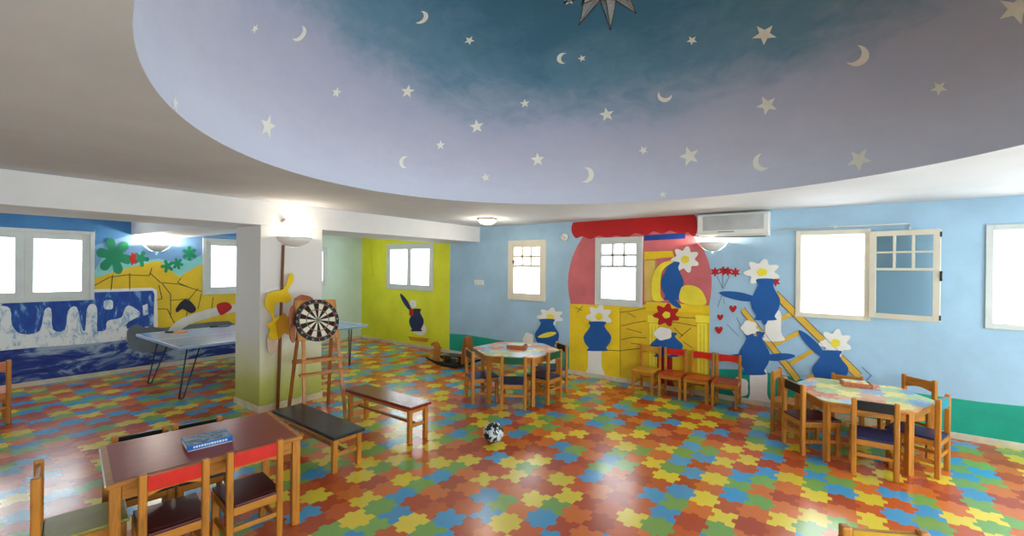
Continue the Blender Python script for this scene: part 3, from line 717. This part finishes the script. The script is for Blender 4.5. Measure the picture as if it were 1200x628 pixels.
def slatted_box(name, label, cat, cx, cy, z, w, d, h, an, body, top):
    t = thing(name, label, cat, (cx, cy, z), an)
    b = MB().box((-w/2,-d/2,0), (w/2,d/2,.006)); k = .008
    for q in (((-w/2,-d/2,.006),(w/2,-d/2+k,h)),((-w/2,d/2-k,.006),(w/2,d/2,h)),((-w/2,-d/2+k,.006),(-w/2+k,d/2-k,h)),((w/2-k,-d/2+k,.006),(w/2,d/2-k,h))): b.box(*q)
    b.build('body', body, t, .002); MB().box((-w/2+.012,-d/2+.010,h-.006), (w/2-.03,d/2-.010,h+.006)).build('lid', top, t, .003)
    return t
p = on_z(606, 408, .607); slatted_box('puzzle_box', 'flat wooden game box with pale lid on the hexagonal table', 'box', p.x, p.y, .607, .25, .17, .05, radians(20), wood('box_wood', (176,106,60)), paint('box_pale', (196,190,176), .4))
p = on_z(1003, 452, .54); slatted_box('puzzle_tray', 'flat wooden puzzle box with coloured lid on the jigsaw-topped table', 'box', p.x, p.y, .54, .24, .16, .04, radians(10), wood('box_wood2', (190,104,64)), puzzle('tray_jigsaw', .05, .05, bright, .4))

def game_box():
    corners = [on_z(x, y, .612) for x, y in ((208,512),(222,525),(277,512),(262,501))]
    c = sum(corners, Vector())/4; ax = corners[2]-corners[1]; an = atan2(ax.y, ax.x)
    w, d = .235, .185
    t = thing('game_box', 'blue board-game box with landscape picture lid lying on the red-brown table', 'box', (c.x, c.y, .578), an)
    mat = bpy.data.materials.new('lid_picture'); s = Net(mat)
    f = s.noise(s.mapped((9,16,1)), 2, 5, .7, 1.0); col = s.ramp(f, [(.36, lin((30,40,58))), (.45, lin((70,110,140))), (.55, lin((160,180,190))), (.62, lin((50,120,190))), (.72, lin((220,228,232)))])
    s.l(col, s.b.inputs['Base Color']); s.b.inputs['Roughness'].default_value = .12
    BL = paint('box_blue', (36,108,190), .2, .1)
    MB().box((-w/2+.003,-d/2+.003,0), (w/2-.003,d/2-.003,.026)).build('box_base', paint('box_white', (220,226,232), .3), t, .001)
    l = MB().box((-w/2,-d/2,.006), (w/2,d/2,.036)).build('lid', BL, t, .002)
    MB().box((-w/2+.006,-d/2+.006,.0355), (w/2-.006,d/2-.006,.0366)).build('lid_picture', mat, l)
    b = MB(); rnd = random.Random(3); x = -w/2+.03
    while x < w/2-.03:   # pale block lettering band along the long side
        ww = rnd.uniform(.006,.014); b.box((x,-d/2-.0008,.015), (x+ww,-d/2+.001,.028)); x += ww+.004
    b.build('side_print', paint('print_white', (226,236,244), .3), l)
    MB().box((-w/2-.0008,-d/2+.02,.010), (-w/2+.001,d/2-.02,.032)).build('side_panel', paint('print_white', (226,236,244), .3), l)
game_box()

# ------------------------------------------------------------------ benches
def bench(name, label, cx, cy, an, Lh, Wh, H, top):
    t = thing(name, label, 'bench', (cx, cy, 0), radians(an), 'low benches beside the easel')
    MB().box((-Lh,-Wh,H-.03), (Lh,Wh,H)).build('seat', top, t, .006)
    for sx in (-1,1):
        for sy in (-1,1): MB().box((sx*(Lh-.05)-.02, sy*(Wh-.035)-.02, 0), (sx*(Lh-.05)+.02, sy*(Wh-.035)+.02, H-.031)).build('leg', PINE, t, .003)
    f = MB()
    for sx in (-1,1):
        x = sx*(Lh-.05); f.box((x-.01,-Wh+.056,H-.075), (x+.01,Wh-.056,H-.031)); f.box((x-.009,-Wh+.056,H*.40), (x+.009,Wh-.056,H*.40+.034))
    for sy in (-1,1): f.box((-Lh+.071, sy*(Wh-.035)-.009, H-.066), (Lh-.071, sy*(Wh-.035)+.009, H-.031))
    f.build('seat_frame', PINEH, t, .002)
    MB().box((-Lh+.062,-.012,H*.40+.004), (Lh-.062,.012,H*.40+.03)).build('stretcher', PINED, t, .002)
bench('low_bench', 'low wooden bench with black seat standing in front of the easel', -3.755, 2.19, -1.5, .535, .145, .31, paint('black_top', (34,38,42), .22, .25, 5))
bench('low_bench', 'low wooden bench with dark red seat behind the black bench', -3.715, 2.935, 0, .525, .135, .36, wood('red_bench', (128,30,22), .25, (2,14,14), .8, .4))

# ------------------------------------------------------------------ easel, dartboard, pole
def easel():
    wd = Vector((.22,.975,0)).normalized(); fr = Vector((wd.y,-wd.x,0))      # along the rails; out of the face
    FRT = Vector((-4.33,2.87,0)); FL = FRT - wd*.43; RR_ = FRT - fr*.62 + wd*.02; RL = FL - fr*.60
    ctr = (FRT+FL+RR_+RL)/4
    t = thing('easel', 'pine A-frame easel carrying the dartboard beside the column', 'easel', (ctr.x, ctr.y, 0))
    q = lambda P: (P.x-ctr.x, P.y-ctr.y, P.z)
    tops = {}
    for nm, ft, side in (('FR', FRT, 1), ('FL', FL, -1), ('RR', RR_, 1), ('RL', RL, -1)):
        mid = (FRT+FL)/2*.52 + (RR_+RL)/2*.48
        top = mid + wd*(side*.165) + fr*(.016 if nm[0] == 'F' else -.016) + Vector((0,0,1.30)); tops[nm] = top
        MB().bar(q(ft), q(top), .036, .022, side=wd).build('leg', PINE if nm[0] == 'F' else PINED, t, .003)
    at = lambda nm, ft, z: ft + (tops[nm]-ft)*(z/1.30)
    def rail(z, w, h, over, out, nm, mat, a='F'):
        l, r = (at('FL', FL, z), at('FR', FRT, z)) if a == 'F' else (at('RL', RL, z), at('RR', RR_, z))
        o = fr*out; MB().bar(q(l-wd*over+o), q(r+wd*over+o), h, w, side=(0,0,1)).build(nm, mat, t, .002)
    rail(.66, .02, .035, .03, .022, 'crossbar', PINEH); rail(.535, .06, .022, .06, .05, 'shelf', PINEH); rail(.60, .02, .05, .02, -.022, 'crossbar', PINED, 'R'); rail(.86, .02, .04, .02, -.022, 'crossbar', PINED, 'R')
    a, b = at('FL', FL, .88), at('RL', RL, .88); MB().tube([q(a-wd*.02), q(b-wd*.02)], .006).build('spreader', DARKSTEEL, t)
    # plywood board between the front legs
    lean = (tops['FR']-FRT).normalized(); nrm = wd.cross(lean); nrm = nrm if nrm.dot(fr) > 0 else -nrm
    O = (FL+FRT)/2 + lean*1.10 + nrm*.024
    b = MB().prism([(-.21,-.20),(.21,-.20),(.21,.235),(-.21,.235)], lambda x, y, d: q(O+wd*x+lean*y+nrm*d), -.008, .008); b.build('board', wood('ply', (206,140,66), .5), t, .003)
    pc_ = smooth_loop([(-.21,.22),(-.17,.27),(-.13,.30),(-.10,.27),(-.05,.28),(-.02,.235),(-.21,.2),(-.27,.1),(-.28,-.16),(-.23,-.18)], 3)
    b = MB().prism(pc_, lambda x, y, d: q(O+wd*x+lean*y+nrm*d), -.03, -.0095); b.build('cutout_panel', wood('ply_orange', (164,88,36), .5), t, .002)['label'] = 'orange-brown cut-out panel behind the dartboard'
    return O + lean*0 + nrm*.009, wd, lean, nrm
EO, EW, EL, EN = easel()
def dartboard():
    C0 = EO + EL*.005
    t = thing('dartboard', 'round black dartboard with pale and dark wedges hung on the easel', 'dartboard', C0)
    q = lambda x, y, d: EW*x + EL*y + EN*d
    def ring(r0, r1, a0, a1, d, n=3, d0=None):
        b = []; out = []
        for k in range(n+1): a = a0+(a1-a0)*k/n; out.append((r0*cos(a), r0*sin(a)))
        for k in range(n, -1, -1): a = a0+(a1-a0)*k/n; out.append((r1*cos(a), r1*sin(a)))
        return out
    cyl = [(.23*cos(2*pi*k/48), .23*sin(2*pi*k/48)) for k in range(48)]
    MB().prism(cyl, q, 0, .03).build('body', paint('board_black', (20,20,22), .6, .1), t, .004)
    W, B, R, G = paint('sisal_pale', (232,222,196), .8, .05), paint('sisal_black', (26,24,22), .8, .1), paint('sisal_red', (176,60,56), .8), paint('sisal_green', (96,140,110), .8)
    b = MB(); mats = [W, B, R, G]
    for k in range(20):
        a0 = pi/2 - pi/20 + k*pi/10; a1 = a0+pi/10; odd = k % 2
        for r0, r1, mi in ((.018,.112,1 if not odd else 0), (.112,.122,2 if not odd else 3), (.122,.184,1 if not odd else 0), (.184,.194,2 if not odd else 3)):
            P = ring(r0, r1, a0, a1, 0); b.add([q(x, y, .0312) for x, y in P], [tuple(range(len(P)))], mi)
    P = [(.016*cos(2*pi*k/20), .016*sin(2*pi*k/20)) for k in range(20)]; b.add([q(x, y, .0314) for x, y in P], [tuple(range(20))], 3)
    P = [(.007*cos(2*pi*k/16), .007*sin(2*pi*k/16)) for k in range(16)]; b.add([q(x, y, .0318) for x, y in P], [tuple(range(16))], 2)
    o = b.build('wedge_face', mats, t, fix=False)
    w = MB()
    for r in (.018,.122,.194): w.tube([q(r*cos(2*pi*k/48), r*sin(2*pi*k/48), .032) for k in range(49)], .001, 4, caps=False)
    for k in range(20): a = pi/20+k*pi/10; w.tube([q(.016*cos(a), .016*sin(a), .032), q(.194*cos(a), .194*sin(a), .032)], .0008, 4)
    w.build('wire_grid', STEEL, t)
    M = Matrix((EW, EL, EN)).transposed().to_4x4(); nb = bmesh.new()
    for k, nnum in enumerate((20,1,18,4,13,6,10,15,2,17,3,19,7,16,8,11,14,9,12,5)):
        cu = bpy.data.curves.new('number', 'FONT'); cu.body = str(nnum); cu.size = .028; cu.align_x = 'CENTER'; cu.align_y = 'CENTER'; cu.extrude = .0006
        to = bpy.data.objects.new('number', cu); COL.objects.link(to); a = pi/2 - k*pi/10
        me = bpy.data.meshes.new_from_object(to); bpy.data.objects.remove(to); bpy.data.curves.remove(cu)
        me.transform(M @ Matrix.Translation((.212*cos(a), .212*sin(a), .0315)) @ Matrix.Rotation(a-pi/2, 4, 'Z')); nb.from_mesh(me); bpy.data.meshes.remove(me)
    me = bpy.data.meshes.new('number_ring'); nb.to_mesh(me); nb.free(); me.materials.append(paint('number_white', (214,212,206), .5)); no = bpy.data.objects.new('number_ring', me); COL.objects.link(no); no.parent = t
dartboard()
p0, p1 = Vector((-5.212,2.56,0)), Vector((-5.253,2.632,1.93))
tag(MB().tube([p0, p0*.5+p1*.5, p1], [.019,.018,.015]).build('wooden_pole', wood('pole_wood', (134,82,48))), 'long dark brown wooden pole leaning against the white column', 'pole')

# ------------------------------------------------------------------ ping-pong table, paddles
def pingpong():
    x0, x1, y0, y1, H = -8.22, -6.52, 1.985, 4.75, .66
    t = thing('ping_pong_table', 'pale blue ping-pong table on dark hairpin legs behind the column', 'table', ((x0+x1)/2, (y0+y1)/2, 0)); a, b = (x1-x0)/2, (y1-y0)/2
    MB().box((-a,-b,H-.035), (a,b,H)).build('tabletop', paint('table_blue', (150,176,214), .18, .04), t, .006)
    l = MB()
    for q in (((-a,-b,H),(a,-b+.02,H+.0012)),((-a,b-.02,H),(a,b,H+.0012)),((-a,-b+.021,H),(-a+.02,b-.021,H+.0012)),((a-.02,-b+.021,H),(a,b-.021,H+.0012)),((-.004,-b+.021,H),(.004,b-.021,H+.0012))): l.box(*q)
    l.build('line_marking', paint('line_white', (228,234,238), .3), t)
    for sx in (-1,1):
        for sy in (-1,1):
            X, Y = (a-.02 if sx > 0 else a-1.22), (1.02 if sy > 0 else -b+.02); k = -sy if sy < 0 else .35; X2 = X-.06*sx
            g = MB().tube([(X2, Y+k*.10, H-.035), (X, Y+k*.0, .018), (X, Y+k*.02, .009), (X, Y+k*.045, .018), (X2, Y+k*.24, H-.035)], .009, 8)
            g.box((X2-.03, Y+min(k*.08, k*.26), H-.04), (X2+.03, Y+max(k*.08, k*.26), H-.035)); g.build('leg', DARKSTEEL, t)
pingpong()
def paddle(x, y, z, an, label, c):
    t = thing('table_tennis_paddle', label, 'paddle', (x, y, z), an, 'paddles on the ping-pong table')
    pr = lambda a, b, d: (a, b, d)
    MB().prism([(.09*cos(2*pi*k/32), .085*sin(2*pi*k/32)) for k in range(32)], pr, .001, .011).build('blade', paint('paddle_%d_%d' % c[:2], c, .5), t, .001)
    MB().prism([(-.085,-.014),(-.17,-.018),(-.19,-.012),(-.19,.012),(-.17,.018),(-.085,.014)], pr, .0, .022).build('handle', BLACKW, t, .004)
p = on_z(208, 389, .66); paddle(p.x+.06, p.y+.02, .66, radians(60), 'orange paddle with dark handle on the ping-pong table end', (236,146,30))
p = on_z(262, 382.5, .66); paddle(p.x, p.y, .66, radians(80), 'black-handled paddle on the ping-pong table next to the column', (50,52,60))

# ------------------------------------------------------------------ ball
def ball():
    p = on_z(578, 519, 0); mat = bpy.data.materials.new('ball_skin'); s = Net(mat)
    vo = s.n('ShaderNodeTexVoronoi', feature='F1'); s.l(s.mapped((1,1,1), (.4,.3,.2)), vo.inputs['Vector']); vo.inputs['Scale'].default_value = 13
    n = s.noise(s.mapped(), 10, 2, .5, 2.5)
    s.l(s.ramp(s.math('ADD', s.math('MULTIPLY', n, .75), s.math('MULTIPLY', vo.outputs['Distance'], .25)), [(.47, lin((22,26,32))), (.50, lin((196,206,206)))], 'CONSTANT'), s.b.inputs['Base Color']); s.b.inputs['Roughness'].default_value = .35
    t = thing('play_ball', 'black and white patterned ball lying on the jigsaw floor', 'ball', (p.x, p.y, 0))
    MB().sphere((0,0,.1), .1, 20).build('ball_skin', mat, t); MB().lathe([(.0001,.2006),(.006,.2004),(.006,.197)], 12).build('valve', BLACKW, t)
ball()

# ------------------------------------------------------------------ rocking toy
def rocker():
    t = thing('rocking_toy', 'wooden rocking toy on black runners by the corner of the blue wall', 'rocking toy', (-5.22, 5.52, 0), radians(8))
    n = 12
    arc = [(-.46+.92*k/n, .012+.10*((k/n-.5)*2)**2) for k in range(n+1)]
    poly = [(x, z-.012 if False else z) for x, z in arc] + [(x, z+.055-.02*abs((x)/.46)) for x, z in reversed(arc)]
    for sy in (-1,1): MB().prism(poly, lambda a, z, d: (a, sy*.15+d, z-.012), -.018, .018).build('runner', BLACKW, t, .006)
    MB().box((-.20,-.185,.062), (.22,.185,.082)).build('footboard', BLACKW, t, .004)
    MB().box((-.16,-.11,.165), (.20,.11,.185)).build('seat', BLACKW, t, .006)
    f = MB()
    for x in (-.13,.16): f.box((x-.012,-.1,.083), (x+.012,.1,.164))
    f.build('seat_support', PINED, t, .003)
    head = smooth_loop([(-.42,.06),(-.30,.06),(-.285,.2),(-.29,.30),(-.33,.36),(-.40,.37),(-.46,.34),(-.47,.30),(-.44,.295),(-.41,.29),(-.40,.22)], 4)
    MB().prism(head, lambda a, z, d: (a, d, z), -.02, .02).build('head_board', PINE, t, .006)
    back = smooth_loop([(.22,.06),(.34,.06),(.335,.25),(.33,.40),(.31,.50),(.28,.52),(.265,.48),(.25,.36),(.225,.2)], 4)
    MB().prism(back, lambda a, z, d: (a, d, z), -.10, .10).build('backrest', PINED, t, .008)
    MB().tube([(-.36,-.14,.25), (-.36,.14,.25)], .013).build('handlebar', PINE, t)
rocker()

# ------------------------------------------------------------------ wall fittings
def air_con():
    x0, x1, z0, z1 = -1.41, -.60, 2.105, 2.405
    t = thing('air_conditioner', 'white wall-mounted air conditioner with grey front grille above the hearts', 'air conditioner', ((x0+x1)/2, YF, z0)); w, h, d = (x1-x0)/2, z1-z0, .2
    prof = [(0,0),(-d*.75,0),(-d,.05),(-d,h-.02),(-d+.03,h),(0,h)]
    MB().prism([(a, b) for a, b in prof], lambda y, z, x: (x, y, z), -w, w).build('housing', PLASTIC, t, .008)
    b = MB().box((-w+.07,-d-.003,.085), (w-.05,-d+.002,h-.03)); b.build('front_panel', paint('grille_grey', (196,198,198), .5), t, .003)
    s_ = MB()
    for k in range(17): z = .092+k*.0105; s_.box((-w+.075,-d-.006,z), (w-.055,-d-.003,z+.005))
    s_.build('grille', paint('grille_slat', (178,182,182), .5), t)
    MB().box((-w+.05,-d*.80,-.004), (w-.04,-d*.3,.003)).build('air_outlet', paint('outlet_dark', (70,72,72), .5), t); MB().box((-w+.05,-d-.004,.030), (w-.06,-d+.012,.05)).build('flap', PLASTIC, t, .002)
    MB().box((-.16,-d-.0045,.058), (.03,-d-.001,.068)).build('maker_plate', paint('plate_grey', (110,112,116), .4), t)
air_con()
WARM = emit('lamp_glow', (255,226,180), 14)
SHADE = paint('sconce_shade', (236,232,226), .45, .02)
def sconce(px_name, label, pos, nrm, R, power, color=(1,.86,.68)):
    an = atan2(nrm[1], nrm[0]); t = thing('wall_sconce', label, 'wall lamp', pos, an, 'half-bowl wall lamps')
    prof = [(.02,-.115),(R*.45,-.10),(R*.8,-.055),(R,0),(R-.006,.0),(R*.78,-.048),(R*.43,-.09),(.018,-.105)]
    b = MB(); b.lathe(prof, 24, (.0,0,0), 0, (-pi/2, pi/2)); o = b.build('bowl', SHADE, t, fix=False)
    s_ = o.modifiers.new('s', 'SOLIDIFY'); s_.thickness = .003
    MB().box((0,-.05,-.09), (.012,.05,-.01)).build('back_plate', SHADE, t, .003)
    MB().lathe([(.0001,.03),(.012,.026),(.018,.01),(.018,-.02),(.010,-.04),(.0001,-.041)], 16, (.065,0,-.03)).build('bulb', WARM, t)
    MB().tube([(.012,0,-.06), (.065,0,-.07)], .009).build('holder', PLASTIC, t)
    ld = bpy.data.lights.new('sconce_light', 'POINT'); ld.energy = power; ld.color = color; ld.shadow_soft_size = .03
    lo = bpy.data.objects.new('sconce_light', ld); COL.objects.link(lo); lo.parent = t; lo.location = (.085,0,.02)
sconce('a', 'white half-bowl wall lamp lit on the front of the column', (BX1+.001, 2.757, 2.03), (1,0), .215, 4)
sconce('b', 'white half-bowl wall lamp lit below the air conditioner', (-1.262, YF-.008, 2.05), (0,-1), .175, 16, (1,.88,.74))
sconce('c', 'white half-bowl wall lamp lit above the painted yellow cliff', (XL+.014, 2.40, 2.005), (1,0), .165, 30, (1,.84,.68))
def ceiling_lamp():
    p = on_z(571, 257, 2.42); t = thing('ceiling_lamp', 'small round lit glass lamp on the ceiling by the beam end', 'ceiling lamp', (p.x, p.y, ZC))
    MB().lathe([(.0001,-.001),(.15,-.001),(.155,-.012),(.15,-.02),(.0001,-.02)], 32).build('base', paint('brass_rim', (150,110,70), .4), t)
    MB().lathe([(.14,-.0205),(.13,-.045),(.10,-.07),(.05,-.088),(.0001,-.092)], 32).build('glass_shade', emit('lamp_shade_glow', (255,240,214), 7), t)
    ld = bpy.data.lights.new('ceiling_light', 'POINT'); ld.energy = 6; ld.color = (1,.88,.7); ld.shadow_soft_size = .08; lo = bpy.data.objects.new('ceiling_light', ld); COL.objects.link(lo); lo.parent = t; lo.location = (0,0,-.19)
ceiling_lamp()
def star_lamp():
    t = thing('star_pendant_lamp', 'many-pointed glass star lamp hanging from the painted dome', 'pendant lamp', (DX, DY, 3.53), .55)
    bm = bmesh.new(); bmesh.ops.create_icosphere(bm, subdivisions=1, radius=.125); spikes = MB(); wires = MB()
    for f in bm.faces:
        c = f.calc_center_median(); tip = c.normalized()*.31; v = [q.co.copy() for q in f.verts]
        spikes.add(v+[tip], [(0,1,3),(1,2,3),(2,0,3)])
        for q in v: wires.tube([q, tip], [.0036,.003], 5)
        wires.tube([tip*.965, tip*1.015], .006, 6)
    for e in bm.edges: wires.tube([e.verts[0].co, e.verts[1].co], .003, 5)
    bm.free()
    gm = paint('lamp_glass', (186,182,176), .12, .1, 8); gm.node_tree.nodes['Principled BSDF'].inputs['Alpha'].default_value = .34; spikes.build('glass_spikes', gm, t, fix=False); wires.build('lead_edges', paint('brass_dark', (62,54,40), .35, .2, 8, metal=.7), t)
    MB().sphere((0,0,0), .035, 10).build('bulb', paint('bulb_milk', (232,228,214), .3), t)
    ch = MB(); L0 = .05; z = .27
    top = ZC+DH-3.53
    ch.tube([(0,0,.03), (0,0,top-.02)], .004, 6); ch.build('chain', DARKSTEEL, t); MB().lathe([(.0001,top-.002),(.05,top-.004),(.045,top-.03),(.01,top-.045),(.0001,top-.045)], 24).build('canopy', STEEL, t)
star_lamp()
def alarm():
    p = on_y(662, 278, YF); t = thing('wall_detector', 'small round white detector on the blue wall beside the painted red roof', 'detector', (p.x, YF, p.z))
    MB().lathe([(.0001,0),(.06,0),(.06,-.03),(.05,-.045),(.0001,-.047)], 24, axis='y').build('housing', PLASTIC, t)
    g = MB(); g.box((-.03,-.052,.006), (-.006,-.044,.022)); g.box((.006,-.052,-.02), (.03,-.044,-.002)); g.build('lens', paint('lens_brown', (140,110,80), .3), t, .002)
alarm()
def switch():
    p = on_y(562, 331, YF); t = thing('wall_switch', 'small white switch box on the blue wall beside the lime corner', 'switch', (p.x, YF, p.z))
    MB().box((-.11,-.022,-.045), (.11,0,.045)).build('housing', PLASTIC, t, .006)
    for x in (-.05,.05): MB().box((x-.03,-.03,-.022), (x+.03,-.022,.022)).build('rocker', FRAME, t, .004)
switch()
def bell():
    p = on_x(332, 259, BX1); t = thing('wall_bell', 'small greyish round box on the column above the wall lamp', 'bell', (BX1, p.y, p.z))
    MB().lathe([(.0001,.03),(.022,.028),(.030,.015),(.030,0)], 20, axis='x').build('cover', paint('bell_grey', (176,162,154), .4), t); MB().box((0,-.035,-.06), (.006,.035,.05)).build('mount_plate', PLASTIC, t, .002)
bell()
def conduit(name, label, pts, r, mat, box=None):
    t = thing(name, label, 'conduit', pts[0]); o = Vector(pts[0])
    MB().tube([Vector(p)-o for p in pts], r, 8).build('pipe', mat, t)
    k = MB()
    for a, b in zip(pts, pts[1:]):
        m_ = (Vector(a)+Vector(b))/2 - o; k.box((m_.x-.012,m_.y-.010,m_.z-.012), (m_.x+.012,m_.y+.008,m_.z+.012))
    k.build('clip', mat, t)
    if box: MB().box(*box).build('junction_box', mat, t, .004); bpy.data.objects[t.name]
    return t
yc = YF-.010
a, b, c = on_y(903, 269, yc), on_y(1066, 263, yc), on_y(1069, 270, yc)
conduit('cable_conduit', 'thin white conduit running from the air conditioner above the open window', [(-.60,yc,a.z), (b.x,yc,b.z+.01), (b.x+.005,yc,2.10)], .009, PLASTIC)
a, b, c = on_y(405, 281, yc), on_y(434, 282, yc), on_y(437, 324, yc)
conduit('cable_conduit', 'thin lime-painted conduit running down the lime wall near its corner', [(XL+.02,yc,2.17), (b.x,yc,2.17), (c.x,yc,c.z), ], .009, LIME)

# ------------------------------------------------------------------ light
w = bpy.data.worlds.new('sky'); SC.world = w; w.use_nodes = True
bg = w.node_tree.nodes['Background']; bg.inputs[0].default_value = (.90, .96, 1, 1); bg.inputs[1].default_value = 5
def portal(axis, pos, hole, inward):
    l = bpy.data.lights.new('daylight', 'AREA'); l.shape = 'RECTANGLE'; l.size = hole[1]-hole[0]; l.size_y = hole[3]-hole[2]; l.cycles.is_portal = True
    o = bpy.data.objects.new('daylight', l); COL.objects.link(o)
    c = (hole[0]+hole[1])/2; z = (hole[2]+hole[3])/2
    o.location = (c, pos-inward*.12, z) if axis == 'y' else (pos-inward*.12, c, z)
    n = Vector((0,inward,0)) if axis == 'y' else Vector((inward,0,0)); o.rotation_euler = n.to_track_quat('-Z', 'Y').to_euler()
for h in F_HOLES: portal('y', YF, h, -1)
for h in L_HOLES: portal('x', XL, h, 1)
for h in N_FILL_HOLES: portal('y', YN, h, 1)
for h in R_FILL_HOLES: portal('x', XR, h, -1)

vs = SC.view_settings; vs.view_transform = 'Standard'; vs.look = 'None'; vs.gamma = 1; vs.use_curve_mapping = False; vs.exposure = 0.88
SC.cycles.use_denoising = True
SC.cycles.max_bounces = 12; SC.cycles.diffuse_bounces = 6; SC.cycles.transparent_max_bounces = 16; SC.cycles.sample_clamp_indirect = 6; SC.cycles.caustics_reflective = False; SC.cycles.caustics_refractive = False
